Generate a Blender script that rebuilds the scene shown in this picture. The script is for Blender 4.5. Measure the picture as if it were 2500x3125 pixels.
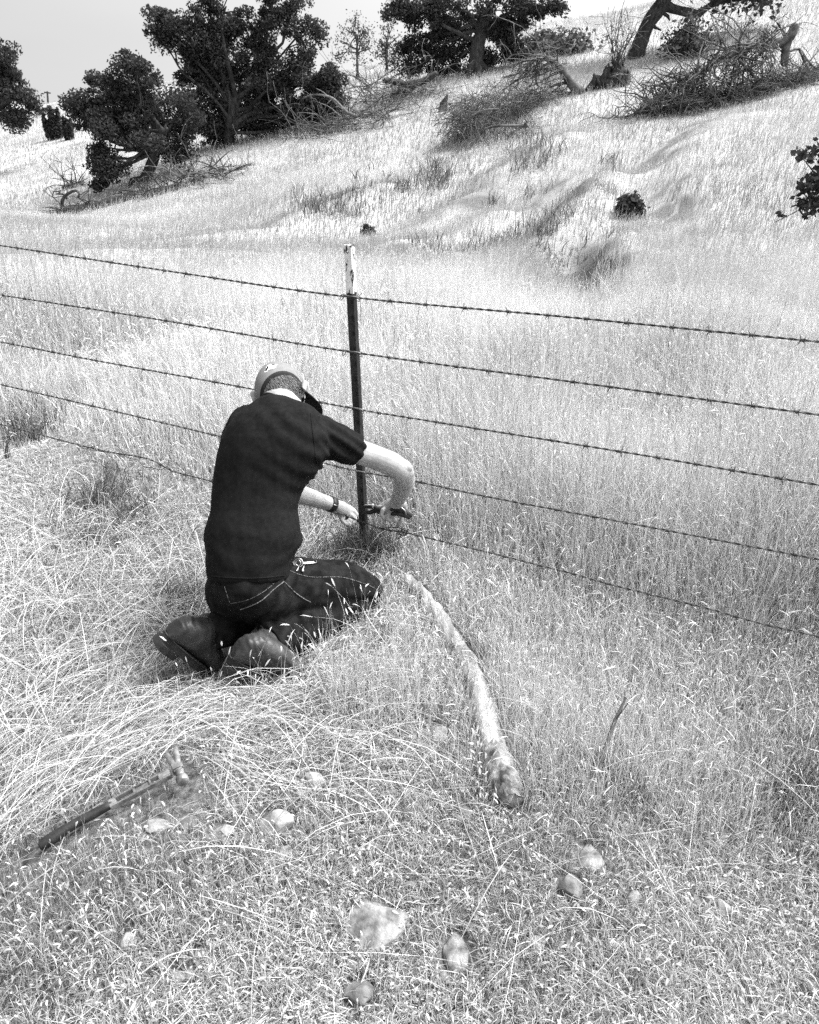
import bpy, bmesh, math, random
import numpy as np
from mathutils import noise as mnoise
from mathutils import Vector, Matrix
from mathutils.bvhtree import BVHTree

# ------------------------------------------------------------------ camera, sky, sun, exposure
for o in list(bpy.data.objects):
    bpy.data.objects.remove(o)
SC = bpy.context.scene
COL = SC.collection
FPX, PITCH, CAMH = 2550.0, math.radians(27.6), 1.65      # focal length in photo pixels (2500 wide), tilt, eye height
cam_d = bpy.data.cameras.new("camera")
cam = bpy.data.objects.new("camera", cam_d); COL.objects.link(cam)
cam.location = (0, 0, CAMH)
cam.rotation_euler = (math.pi / 2 - PITCH, 0, 0)
cam_d.sensor_fit = 'HORIZONTAL'; cam_d.sensor_width = 36.0; cam_d.lens = 36.0 * FPX / 2500.0
cam_d.clip_start = 0.05; cam_d.clip_end = 2000
SC.camera = cam

SUN_EL, SUN_AZ = math.radians(62), math.radians(75)       # azimuth clockwise from +Y (the view direction)
world = bpy.data.worlds.new("World"); SC.world = world
world.use_nodes = True
wn, wl = world.node_tree.nodes, world.node_tree.links
bg = wn["Background"]
sky = wn.new("ShaderNodeTexSky"); sky.sky_type = 'NISHITA'; sky.sun_disc = False
sky.sun_elevation = SUN_EL; sky.sun_rotation = SUN_AZ
sky.air_density = 1.0; sky.dust_density = 6.0; sky.ozone_density = 1.0
bw = wn.new("ShaderNodeRGBToBW"); wl.new(sky.outputs[0], bw.inputs[0])
geo = wn.new("ShaderNodeTexCoord")
# an even overcast: the lower sky takes the brightness found higher up
sx_ = wn.new("ShaderNodeSeparateXYZ"); cx_ = wn.new("ShaderNodeCombineXYZ"); mr_ = wn.new("ShaderNodeMapRange")
mr_.inputs[1].default_value = -.1; mr_.inputs[2].default_value = 1; mr_.inputs[3].default_value = .42; mr_.inputs[4].default_value = 1
wl.new(geo.outputs['Generated'], sx_.inputs[0]); wl.new(sx_.outputs[2], mr_.inputs[0])
wl.new(sx_.outputs[0], cx_.inputs[0]); wl.new(sx_.outputs[1], cx_.inputs[1]); wl.new(mr_.outputs[0], cx_.inputs[2])
wl.new(cx_.outputs[0], sky.inputs[0])
cmap = wn.new("ShaderNodeMapping")
cmap.inputs['Scale'].default_value = (1.2, 1.2, 5.0)
cn = wn.new("ShaderNodeTexNoise"); cn.inputs['Scale'].default_value = 1.6; cn.inputs['Detail'].default_value = 4
wl.new(geo.outputs['Generated'], cmap.inputs['Vector']); wl.new(cmap.outputs[0], cn.inputs['Vector'])
cr = wn.new("ShaderNodeMapRange"); cr.inputs[1].default_value = .3; cr.inputs[2].default_value = .7
cr.inputs[3].default_value = .96; cr.inputs[4].default_value = 1.05
wl.new(cn.outputs[0], cr.inputs[0])
mul = wn.new("ShaderNodeMath"); mul.operation = 'MULTIPLY'
wl.new(bw.outputs[0], mul.inputs[0]); wl.new(cr.outputs[0], mul.inputs[1])
wl.new(mul.outputs[0], bg.inputs['Color'])
bg.inputs['Strength'].default_value = 0.132
sun_d = bpy.data.lights.new("sun", 'SUN'); sun = bpy.data.objects.new("sun", sun_d); COL.objects.link(sun)
sun_d.energy = 1.5; sun_d.angle = math.radians(12); sun_d.color = (1, 1, 1)
sd = Vector((math.sin(SUN_AZ) * math.cos(SUN_EL), math.cos(SUN_AZ) * math.cos(SUN_EL), math.sin(SUN_EL)))
sun.rotation_euler = sd.to_track_quat('Z', 'Y').to_euler(); sun.location = (4, -4, 12)
vs = SC.view_settings
vs.view_transform = 'Standard'; vs.look = 'None'; vs.gamma = 1.0; vs.use_curve_mapping = False
vs.exposure = 1.35
SC.cycles.max_bounces = 6; SC.cycles.diffuse_bounces = 3; SC.cycles.transmission_bounces = 3
SC.cycles.transparent_max_bounces = 4; SC.cycles.sample_clamp_indirect = 4
SC.cycles.use_denoising = False

# ------------------------------------------------------------------ measuring helpers
CP, SP = math.cos(PITCH), math.sin(PITCH)
AX = Vector((0, CP, -SP)); UPV = Vector((0, SP, CP)); XV = Vector((1, 0, 0))
def ray(u, v):
    xc, yc = (u - 1250) / FPX, (1562.5 - v) / FPX
    return Vector((xc, CP + yc * SP, -SP + yc * CP))
def P(u, v, y):
    "the point at distance y north of the viewer that was measured at photo pixel (u, v)"
    d = ray(u, v); return Vector((0, 0, CAMH)) + d * (y / d.y)
def rnd_sines(seed, n, f0, f1):
    r = np.random.default_rng(seed)
    fr = np.exp(r.uniform(math.log(f0), math.log(f1), n)); th = r.uniform(0, 2 * np.pi, n); ph = r.uniform(0, 2 * np.pi, n)
    return fr * np.cos(th), fr * np.sin(th), ph, fr
def noise2(x, y, seed, f0, f1, n=14, slope=0.5):
    a, b, c, fr = rnd_sines(seed, n, f0, f1)
    amp = (fr / f0) ** -slope; amp = amp / np.sqrt((amp ** 2).sum() / 2)
    out = np.zeros(np.broadcast(x, y).shape)
    for i in range(n):
        out += amp[i] * np.sin(a[i] * x + b[i] * y + c[i])
    return out                                            # about unit variance
def sstep(e0, e1, x):
    t = np.clip((x - e0) / (e1 - e0), 0, 1); return t * t * (3 - 2 * t)
def softmax2(a, b, k):
    return 0.5 * (a + b + np.sqrt((a - b) ** 2 + k * k))
def softmin2(a, b, k):
    return 0.5 * (a + b - np.sqrt((a - b) ** 2 + k * k))
SCARPS = [  # worn ledges and gully banks: line on the ground, half height, width
 ([(3.15, 16.73), (2.19, 14.26), (1.58, 13.46), (.89, 12.29)], 0.124, .45), ([(2.94, 17.78), (2.21, 17.02), (1.42, 16.59)], 0.074, .4),
 ([(2.71, 12.27), (2.54, 10.97), (2.05, 9.55), (1.53, 8.65)], 0.087, .40), ([(.89, 13.86), (.41, 13.53), (-.05, 13.63)], 0.062, .35),
 ([(-1.1, 19.86), (-1.75, 18.86), (-2.4, 18.36)], 0.099, .5), ([(3.14, 21.31), (2.25, 19.96), (1.42, 19.38)], 0.099, .5), ([(2.12, 8.24), (2.61, 8.21), (3.3, 8.2)], 0.062, .3), ([(4.6, 15.5), (3.9, 13.2), (3.5, 11.6)], 0.050, .5), ([(6.6, 20.5), (5.4, 18.4), (4.6, 17.4)], 0.062, .6)]
def scarp(x, y, bare=False):
    out = np.zeros(np.broadcast(x, y).shape)
    for pts, A, w in SCARPS:
        best = np.full(out.shape, 1e9); val = np.zeros(out.shape); n = len(pts) - 1
        for i in range(n):
            (ax, ay), (bx, by) = pts[i], pts[i + 1]; L = math.hypot(bx - ax, by - ay); tx, ty = (bx - ax) / L, (by - ay) / L
            nx, ny = -ty, tx
            if nx * .19 + ny * .067 < 0: nx, ny = -nx, -ny
            al = (x - ax) * tx + (y - ay) * ty; sd = (x - ax) * nx + (y - ay) * ny
            over = np.maximum(np.maximum(-al, al - L), 0); d = np.hypot(sd, over)
            endw = np.where(((i == 0) & (al < 0)) | ((i == n - 1) & (al > L)), np.exp(-(over / .5) ** 2), 1.0)
            q = (sd + .10 * np.sin(3.1 * al + 2 * i)) / w; v = A * q * np.exp(.5 - q * q / 2) * endw
            m = d < best; best = np.where(m, d, best); val = np.where(m, v, val)
            if bare: out = np.maximum(out, np.exp(-((best - .06) / .30) ** 2) * np.clip(np.abs(val) / (.3 * A), 0, 1) * (A / .125) ** .4)
            else: out += val
    if bare:
        n1 = noise2(x, y, 91, 1.5, 9, 14)
        for cx, cy, rx, ry, k in ((2.35, 11.2, .45, .9, 1.0), (3.05, 8.25, .55, .3, .9), (1.3, 17.6, .8, 1.0, .5), (-1.7, 19.0, .9, .8, .7), (.9, 12.9, .9, .6, .5), (1.9, 9.4, .7, 1.0, .6), (2.6, 15.6, .5, 1.2, .45)):
            out = np.maximum(out, k * np.exp(-((x - cx) / rx) ** 2 - ((y - cy) / ry) ** 2))
        out = np.clip(out * (1.0 + 1.0 * n1) * 1.4, 0, 1)
    return out
def hz(x, y):
    "ground height"
    x = np.asarray(x, float); y = np.asarray(y, float)
    near = -0.0698 * x - 0.1049 * y + 0.367 - 0.004 * np.maximum(0, y - 12) ** 2 * sstep(2, -6, x)
    near = np.maximum(near, -6)
    near = softmin2(near, 0.0 * x, 0.12) + 0.03
    y0 = 47 + np.clip((-x - 8) * 2.0, 0, 45)
    ye = softmin2(y, y0, 3.0)
    hill = 0.19215 * np.clip(x, -60, 60) + 0.06667 * ye - 1.972 + 2.0 * (1 - np.exp(-np.maximum(ye - 24, 0) / 16)) - 0.05 * np.maximum(y - y0, 0)
    hill = hill + 0.10 * noise2(x, y, 3, 0.12, 0.6, 10) * sstep(8, 20, y) 
    hill = hill - 0.30 * np.exp(-((x - 1.7) / 0.9) ** 2 - ((y - 11.6) / 1.6) ** 2)
    z = softmax2(near, hill, 0.35) + scarp(x, y)
    r = np.sqrt(x * x + y * y)
    z = z + 0.012 * noise2(x, y, 5, 1.2, 7, 14) * sstep(0.3, 1.2, r) + 0.05 * noise2(x, y, 6, 0.5, 1.6, 8) * sstep(4.5, 9, y)
    return z
def hz1(x, y): return float(hz(np.array([x]), np.array([y]))[0])
def G(u, v, dz=0.0):
    "where the sight line through a photo pixel meets the ground"
    d = ray(u, v); t = np.geomspace(0.8, 140, 700)
    x, y, z = d.x * t, d.y * t, CAMH + d.z * t
    below = z <= hz(x, y) + dz
    i = int(np.argmax(below)) if below.any() else len(t) - 1
    j = max(i - 1, 0); e = z - hz(x, y) - dz
    w = e[j] / (e[j] - e[i]) if i > j and e[j] != e[i] else .5
    t = t[j] + (t[i] - t[j]) * min(1, max(0, w))
    xx, yy = d.x * t, d.y * t
    return Vector((xx, yy, hz1(xx, yy)))

# ------------------------------------------------------------------ object helpers
def link(o, parent=None):
    COL.objects.link(o)
    if parent is not None:
        o.parent = parent
    return o
def tag(o, label=None, cat=None, group=None, kind=None):
    if label: o['label'] = label
    if cat: o['category'] = cat
    if group: o['group'] = group
    if kind: o['kind'] = kind
    return o
def empty(name, loc, label, cat, group=None):
    o = bpy.data.objects.new(name, None); o.location = loc; o.empty_display_size = .1
    link(o); return tag(o, label, cat, group)
def finish(name, me, mat, parent=None, smooth=True):
    me.name = name
    o = bpy.data.objects.new(name, me)
    if mat is not None:
        me.materials.clear(); me.materials.append(mat)
    if smooth and len(me.polygons):
        me.polygons.foreach_set('use_smooth', [True] * len(me.polygons))
    link(o)
    if parent is not None:
        o.parent = parent; o.matrix_parent_inverse = Matrix.Translation(parent.location).inverted()
    return o
class MB:
    "collects tubes, lofts, boxes and balls as one mesh"
    def __init__(s): s.v = []; s.f = []
    def ring(s, pts):
        i = len(s.v); s.v.extend([tuple(p) for p in pts]); return list(range(i, i + len(pts)))
    def bridge(s, a, b):
        n = len(a)
        for k in range(n): s.f.append((a[k], a[(k + 1) % n], b[(k + 1) % n], b[k]))
    def loft(s, rings, cap=True):
        ids = [s.ring(r) for r in rings]
        for a, b in zip(ids, ids[1:]): s.bridge(a, b)
        if cap:
            s.f.append(tuple(reversed(ids[0]))); s.f.append(tuple(ids[-1]))
        return ids
    def tube(s, pts, rad, n=8, ref=None, aspect=1.0, round_ends=True):
        pts = [Vector(p) for p in pts]
        if not isinstance(rad, (list, tuple)): rad = [rad] * len(pts)
        m = len(pts); tans = []
        for i in range(m):
            a = pts[max(i - 1, 0)]; b = pts[min(i + 1, m - 1)]
            t = (b - a); tans.append(t.normalized() if t.length > 1e-9 else Vector((0, 0, 1)))
        if ref is None:
            ref = Vector((0, 0, 1)) if abs(tans[0].z) < .9 else Vector((1, 0, 0))
        e1 = (Vector(ref) - tans[0] * Vector(ref).dot(tans[0])).normalized()
        rings = []
        def mk(c, t, e1, r):
            e2 = t.cross(e1)
            return [c + e1 * (r * math.cos(2 * math.pi * k / n)) + e2 * (r * aspect * math.sin(2 * math.pi * k / n)) for k in range(n)]
        for i in range(m):
            t = tans[i]
            e1 = e1 - t * e1.dot(t)
            if e1.length < 1e-6: e1 = t.orthogonal()
            e1.normalize()
            if i == 0 and round_ends:
                for q in (1.25, .8, .4):
                    rings.append(mk(pts[0] - t * rad[0] * math.sin(q) * .9, t, e1, max(rad[0] * math.cos(q), 1e-5)))
            rings.append(mk(pts[i], t, e1, rad[i]))
            if i == m - 1 and round_ends:
                for q in (.4, .8, 1.25):
                    rings.append(mk(pts[i] + t * rad[i] * math.sin(q) * .9, t, e1, max(rad[i] * math.cos(q), 1e-5)))
        s.loft(rings)
    def ball(s, c, r, M=None, nu=16, nv=10):
        c = Vector(c); r = (r, r, r) if not isinstance(r, (tuple, list)) else r
        M = M or Matrix.Identity(3)
        rings = []
        for j in range(nv + 1):
            ph = -math.pi / 2 + math.pi * (0.02 + 0.96 * j / nv)
            rings.append([c + M @ Vector((r[0] * math.cos(ph) * math.cos(2 * math.pi * k / nu), r[1] * math.cos(ph) * math.sin(2 * math.pi * k / nu), r[2] * math.sin(ph))) for k in range(nu)])
        s.loft(rings)
    def box(s, c, half, M=None):
        c = Vector(c); M = M or Matrix.Identity(3)
        a = s.ring([c + M @ Vector((x * half[0], y * half[1], -half[2])) for x, y in ((-1, -1), (1, -1), (1, 1), (-1, 1))])
        b = s.ring([c + M @ Vector((x * half[0], y * half[1], half[2])) for x, y in ((-1, -1), (1, -1), (1, 1), (-1, 1))])
        s.bridge(a, b); s.f.append(tuple(reversed(a))); s.f.append(tuple(b))
    def prism(s, poly, z0, z1, M4):
        a = s.ring([M4 @ Vector((x, y, z0)) for x, y in poly]); b = s.ring([M4 @ Vector((x, y, z1)) for x, y in poly])
        s.bridge(a, b); s.f.append(tuple(reversed(a))); s.f.append(tuple(b))
    def mesh(s, name="m"):
        me = bpy.data.meshes.new(name); me.from_pydata(s.v, [], s.f); me.update(); return me
    def build(s, name, mat, parent=None, smooth=True, bevel=0):
        me = s.mesh(name)
        if bevel:
            bm = bmesh.new(); bm.from_mesh(me)
            bmesh.ops.recalc_face_normals(bm, faces=bm.faces)
            ed = [e for e in bm.edges if len(e.link_faces) == 2 and e.calc_face_angle(0) > .5]
            bmesh.ops.bevel(bm, geom=ed, offset=bevel, segments=2, affect='EDGES', clamp_overlap=True)
            bm.to_mesh(me); bm.free()
        return finish(name, me, mat, parent, smooth)
def fuse(mb, voxel, iters, shape=None):
    "one continuous skin over overlapping volumes"
    me = mb.mesh("raw"); o = bpy.data.objects.new("raw", me); COL.objects.link(o)
    bm = bmesh.new(); bm.from_mesh(me); bmesh.ops.recalc_face_normals(bm, faces=bm.faces); bm.to_mesh(me); bm.free()
    m = o.modifiers.new("r", 'REMESH'); m.mode = 'VOXEL'; m.voxel_size = voxel; m.adaptivity = 0
    dg = bpy.context.evaluated_depsgraph_get(); dg.update()
    out = bpy.data.meshes.new_from_object(o.evaluated_get(dg))
    bpy.data.objects.remove(o)
    bm = bmesh.new(); bm.from_mesh(out)
    for _ in range(iters):
        bmesh.ops.smooth_vert(bm, verts=bm.verts, factor=.5, use_axis_x=True, use_axis_y=True, use_axis_z=True)
    if shape:
        bm.normal_update(); shape(bm)
    bm.to_mesh(out); bm.free(); out.update()
    return out
def catmull(pts, step):
    pts = [Vector(p) for p in pts]
    out = []
    q = [pts[0] * 2 - pts[1]] + pts + [pts[-1] * 2 - pts[-2]]
    for i in range(1, len(q) - 2):
        p0, p1, p2, p3 = q[i - 1:i + 3]
        n = max(2, int((p2 - p1).length / step))
        for k in range(n):
            t = k / n
            out.append(0.5 * ((2 * p1) + (p2 - p0) * t + (2 * p0 - 5 * p1 + 4 * p2 - p3) * t * t + (3 * p1 - p0 - 3 * p2 + p3) * t ** 3))
    out.append(pts[-1]); return out
def np_mesh(name, verts, faces, tone, mat, corners):
    "large mesh straight from arrays; faces is (n, corners)"
    me = bpy.data.meshes.new(name)
    nv, nf = len(verts), len(faces)
    me.vertices.add(nv); me.vertices.foreach_set('co', np.ascontiguousarray(verts, np.float32).ravel())
    me.loops.add(nf * corners); me.loops.foreach_set('vertex_index', np.ascontiguousarray(faces, np.int32).ravel())
    me.polygons.add(nf); me.polygons.foreach_set('loop_start', np.arange(0, nf * corners, corners, dtype=np.int32))
    me.update(calc_edges=True)
    if tone is not None:
        at = me.attributes.new('tone', 'FLOAT', 'POINT'); at.data.foreach_set('value', np.ascontiguousarray(tone, np.float32))
    me.materials.append(mat)
    return me

# ------------------------------------------------------------------ materials (the photograph is black and white: every colour is a grey)
def gray(v): return (v, v, v, 1)
def mat_noise(name, lo, hi, scale=8, rough=.8, detail=5, bump=0, bscale=None, stretch=(1, 1, 1), spec=.3, e0=.35, e1=.65, metal=0, obj=True):
    m = bpy.data.materials.new(name); m.use_nodes = True
    n, l = m.node_tree.nodes, m.node_tree.links; b = n['Principled BSDF']
    tc = n.new('ShaderNodeTexCoord'); mp = n.new('ShaderNodeMapping'); mp.inputs['Scale'].default_value = stretch
    l.new(tc.outputs['Object'], mp.inputs[0])
    t = n.new('ShaderNodeTexNoise'); t.inputs['Scale'].default_value = scale; t.inputs['Detail'].default_value = detail
    l.new(mp.outputs[0], t.inputs['Vector'])
    r = n.new('ShaderNodeMapRange'); r.inputs[1].default_value = e0; r.inputs[2].default_value = e1; r.inputs[3].default_value = lo; r.inputs[4].default_value = hi
    l.new(t.outputs[0], r.inputs[0]); l.new(r.outputs[0], b.inputs['Base Color'])
    b.inputs['Roughness'].default_value = rough; b.inputs['Specular IOR Level'].default_value = spec; b.inputs['Metallic'].default_value = metal
    if bump:
        t2 = n.new('ShaderNodeTexNoise'); t2.inputs['Scale'].default_value = bscale or scale * 3; t2.inputs['Detail'].default_value = 4
        l.new(mp.outputs[0], t2.inputs['Vector'])
        bp = n.new('ShaderNodeBump'); bp.inputs['Strength'].default_value = bump; bp.inputs['Distance'].default_value = .01
        l.new(t2.outputs[0], bp.inputs['Height']); l.new(bp.outputs[0], b.inputs['Normal'])
    return m
def mat_tone(name, lo, hi, trans=.35):
    "thin leaves and stalks: each blade has its own grey, a little light passes through"
    m = bpy.data.materials.new(name); m.use_nodes = True
    n, l = m.node_tree.nodes, m.node_tree.links
    n.remove(n['Principled BSDF'])
    a = n.new('ShaderNodeAttribute'); a.attribute_name = 'tone'
    r = n.new('ShaderNodeMapRange'); r.inputs[3].default_value = lo; r.inputs[4].default_value = hi
    l.new(a.outputs['Fac'], r.inputs[0])
    d = n.new('ShaderNodeBsdfDiffuse'); t = n.new('ShaderNodeBsdfTranslucent'); x = n.new('ShaderNodeMixShader')
    x.inputs[0].default_value = trans
    l.new(r.outputs[0], d.inputs[0]); l.new(r.outputs[0], t.inputs[0])
    l.new(d.outputs[0], x.inputs[1]); l.new(t.outputs[0], x.inputs[2])
    l.new(x.outputs[0], n['Material Output'].inputs[0])
    return m
M_STRAW = mat_tone('dry_straw', .05, .74, .36)
M_LITTER = mat_tone('leaf_litter', .04, .66, .25)
M_WEED = mat_tone('dark_weed', .03, .22, .25)
M_OAK = mat_tone('oak_leaf', .034, .085, .30)
M_BARK = mat_noise('dark_bark', .025, .075, 14, .9, bump=.6, stretch=(1, 1, .35))
M_DEAD = mat_noise('dead_wood', .04, .19, 5, .85, bump=.4, stretch=(1, 1, 1))
M_TWIG = mat_noise('grey_twigs', .05, .15, 3, .9)
M_LOG = mat_noise('weathered_log', .11, .40, 14, .8, bump=.5, bscale=60, stretch=(1.6, .22, 1.6), e0=.32, e1=.6)
M_LOGEND = mat_noise('charred_bark', .05, .32, 34, .9, bump=.7, bscale=70)
M_ROCK = mat_noise('pale_stone', .15, .38, 30, .85, bump=.35, bscale=90, e0=.3, e1=.7)
M_BOULDER = mat_noise('mottled_boulder', .08, .27, 30, .9, bump=.6, bscale=70, e0=.36, e1=.62)
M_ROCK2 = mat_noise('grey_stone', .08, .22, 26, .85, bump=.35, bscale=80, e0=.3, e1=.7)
M_STEEL = mat_noise('dark_steel_post', .012, .028, 30, .6, spec=.3, bump=.1)
M_PAINT = mat_noise('chipped_white_paint', .03, .85, 75, .55, detail=3, e0=.40, e1=.45, stretch=(1, 1, .45))
M_WIRE = mat_noise('rusty_wire', .03, .09, 60, .6, spec=.4)
M_CLIP = mat_noise('bright_wire', .16, .32, 80, .45, metal=.3)
M_SKIN = mat_noise('skin', .29, .37, 30, .55, bump=.10, bscale=260, spec=.3)
M_SHIRT = mat_noise('black_cotton', .006, .010, 70, .9, bump=.12, bscale=14, spec=.1)
M_JEANS = mat_noise('dark_denim', .004, .016, 34, .9, bump=.2, bscale=300, stretch=(1, 1, 1), spec=.1)
M_THREAD = mat_noise('pale_thread', .06, .19, 200, .8, e0=.4, e1=.6)
M_LEATHER = mat_noise('oiled_leather', .018, .055, 16, .45, bump=.25, bscale=60, spec=.4)
M_SOLE = mat_noise('black_rubber', .015, .03, 40, .7)
M_CAP = mat_noise('grey_cap_cloth', .165, .20, 60, .85, bump=.08, bscale=200)
M_BAND = mat_noise('black_cap_cloth', .012, .02, 60, .85)
M_WHITE = mat_noise('white_thread', .75, .85, 60, .7)
M_HAIR = mat_tone('short_hair', .02, .34, .1)
M_HAIRB = mat_noise('hair_base', .02, .12, 55, .8, stretch=(1, 1, 1))
M_STRAP = mat_noise('black_strap', .012, .022, 50, .5)
M_CHROME = mat_noise('polished_steel', .45, .7, 40, .3, metal=.9)
M_GRIP = mat_noise('black_rubber_grip', .016, .035, 50, .6, bump=.1)
M_HAMMER = mat_noise('worn_steel', .14, .36, 40, .42, metal=.45, bump=.1)
M_POLE = mat_noise('pole_wood', .04, .07, 10, .9)

# ------------------------------------------------------------------ ground: one sheet to the horizon
def ground_material():
    m = bpy.data.materials.new('dry_ground'); m.use_nodes = True
    n, l = m.node_tree.nodes, m.node_tree.links; b = n['Principled BSDF']
    b.inputs['Roughness'].default_value = .95; b.inputs['Specular IOR Level'].default_value = .1
    tc = n.new('ShaderNodeTexCoord')
    a = n.new('ShaderNodeAttribute'); a.attribute_name = 'thatch'
    t = n.new('ShaderNodeTexNoise'); t.inputs['Scale'].default_value = 45; t.inputs['Detail'].default_value = 6; t.inputs['Roughness'].default_value = .7
    l.new(tc.outputs['Object'], t.inputs['Vector'])
    soil = n.new('ShaderNodeMapRange'); soil.inputs[1].default_value = .35; soil.inputs[2].default_value = .68; soil.inputs[3].default_value = .035; soil.inputs[4].default_value = .22
    l.new(t.outputs[0], soil.inputs[0])
    t2 = n.new('ShaderNodeTexNoise'); t2.inputs['Scale'].default_value = 1.1; t2.inputs['Detail'].default_value = 8; t2.inputs['Roughness'].default_value = .7
    l.new(tc.outputs['Object'], t2.inputs['Vector'])
    st = n.new('ShaderNodeMapRange'); st.inputs[1].default_value = .3; st.inputs[2].default_value = .7; st.inputs[3].default_value = .30; st.inputs[4].default_value = .52
    l.new(t2.outputs[0], st.inputs[0])
    mx = n.new('ShaderNodeMix'); mx.data_type = 'FLOAT'
    l.new(a.outputs['Fac'], mx.inputs[0]); l.new(soil.outputs[0], mx.inputs[2]); l.new(st.outputs[0], mx.inputs[3])
    l.new(mx.outputs[0], b.inputs['Base Color'])
    bp = n.new('ShaderNodeBump'); bp.inputs['Strength'].default_value = .6; bp.inputs['Distance'].default_value = .02
    l.new(t.outputs[0], bp.inputs['Height']); l.new(bp.outputs[0], b.inputs['Normal'])
    return m
def make_ground():
    rr = np.concatenate([[0.0], np.geomspace(.35, 60, 640), np.geomspace(60, 700, 70)[1:]])
    az = np.concatenate([np.radians(np.linspace(-48, 48, 420)), np.radians(np.linspace(48, 312, 90))[1:-1]])
    R, A = np.meshgrid(rr, az, indexing='ij')
    X, Y = R * np.sin(A), R * np.cos(A)
    Z = hz(X, Y); Z = np.where(R > 160, Z - (R - 160) * .02, Z)
    v = np.stack([X, Y, Z], -1).reshape(-1, 3)
    nr, na = len(rr), len(az)
    i, j = np.meshgrid(np.arange(nr - 1), np.arange(na), indexing='ij')
    j2 = (j + 1) % na
    f = np.stack([i * na + j, i * na + j2, (i + 1) * na + j2, (i + 1) * na + j], -1).reshape(-1, 4)
    me = np_mesh('ground', v, f, None, ground_material(), 4)
    th = sstep(2.6, 6.0, v[:, 1] + .25 * noise2(v[:, 0], v[:, 1], 21, .8, 4)) * .95 * (1 - .95 * np.where((v[:, 1] > 6) & (v[:, 1] < 26) & (np.abs(v[:, 0]) < 9), scarp(v[:, 0], v[:, 1], True), 0))
    at = me.attributes.new('thatch', 'FLOAT', 'POINT'); at.data.foreach_set('value', th.astype(np.float32))
    bm = bmesh.new(); bm.from_mesh(me); bmesh.ops.remove_doubles(bm, verts=bm.verts, dist=1e-6); bmesh.ops.recalc_face_normals(bm, faces=bm.faces)
    bm.to_mesh(me); bm.free()
    o = finish('ground', me, None); tag(o, 'dry ground running from bare soil up over the grassy hillside', 'ground', kind='structure')
    return o
make_ground()

# ------------------------------------------------------------------ the fence: steel post and five barbed wires
PB = P(1110, 1690, 2.805); PT = P(1060, 748, 2.805)
PB = PB + (PB - PT).normalized() * .12                     # the foot goes into the soil
FD = Vector((-2.222, 1.129, 0)).normalized()               # the way the fence runs
FN = Vector((FD.y, -FD.x, 0)).normalized()
if FN.y > 0: FN = -FN
def F(u, v, off=0.0):
    "point on the fence line at a photo pixel"
    d = ray(u, v); o = Vector((0, 0, CAMH)); c = P(1085, 1200, 2.805) + FN * off
    return o + d * ((c - o).dot(FN) / d.dot(FN))
def make_post():
    ax = (PT - PB); L = ax.length; zv = ax.normalized()
    yv = (FN - zv * FN.dot(zv)).normalized()               # the studded face looks towards the viewer's side
    R0 = Matrix((zv.cross(-yv), -yv, zv)).transposed()
    R0 = R0 @ Matrix.Rotation(math.radians(14), 3, 'Z')
    T = Matrix.Translation(PB) @ R0.to_4x4()
    root = empty('fence_post', PB, 'dark studded steel fence post with a chipped white painted tip', 'fence post')
    # T section: flange with its face at y = 0, stem behind
    w, t, s = .0165, .004, .030
    sec = [(-w, 0), (w, 0), (w, t), (.004, t + .002), (.0025, s), (-.0025, s), (-.004, t + .002), (-w, t)]
    split = L - .155
    def seg(z0, z1):
        mb = MB(); n = max(2, int((z1 - z0) / .05)); rings = []
        for k in range(n + 1):
            z = z0 + (z1 - z0) * k / n
            rings.append([T @ Vector((x, y, z)) for x, y in sec])
        mb.loft(rings); return mb
    body = seg(0, split)
    def stud(mb, z):
        q = [(-.004, .008), (.0045, .004), (.0045, -.006), (-.004, -.008)]
        a = mb.ring([T @ Vector((x - .003, 0.0005, z + zz)) for x, zz in q])
        b = mb.ring([T @ Vector((x * .55 - .003, -.006, z + zz * .6 + .001)) for x, zz in q])
        mb.bridge(a, b); mb.f.append(tuple(b)); mb.f.append(tuple(reversed(a)))
    z = .18
    tip = seg(split, L)
    while z < L - .02:
        stud(body if z < split else tip, z); z += .054
    body.build('steel_shaft', M_STEEL, root, smooth=False)
    tip.build('painted_tip', M_PAINT, root, smooth=False)
    return root, T
post, POST_T = make_post()

WIRES = [
 ([(-420, 690), (0, 749), (507, 826), (1050, 904), (1739, 968), (2500, 1043), (2900, 1082)], 'topmost barbed wire, tied to the post just under its white tip'),
 ([(-420, 838), (0, 900), (478, 974), (1058, 1072), (1739, 1164), (2500, 1266), (2900, 1320)], 'second barbed wire from the top, level with the middle of the post'),
 ([(-420, 966), (0, 1043), (292, 1100), (700, 1174), (1070, 1245), (1300, 1283), (1900, 1379), (2500, 1480), (2900, 1546)], "third barbed wire down, passing behind the man's cap"),
 ([(-420, 1082), (0, 1173), (680, 1334), (985, 1412), (1095, 1438), (1265, 1468), (1500, 1518), (1990, 1610), (2500, 1707), (2900, 1782)], "fourth barbed wire down, passing behind the man's bent elbow"),
 ([(-120, 1262), (60, 1310), (300, 1372), (450, 1400), (530, 1438), (645, 1468), (800, 1506), (994, 1555), (1046, 1570), (1087, 1586), (1123, 1598), (1168, 1614), (1240, 1626), (1300, 1640), (1500, 1688), (1651, 1726), (1743, 1749), (1877, 1787), (2149, 1854), (2312, 1900), (2500, 1943), (2900, 2040)], "sagging lowest barbed wire with spliced knots, beside the man's hands"),
]
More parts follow.
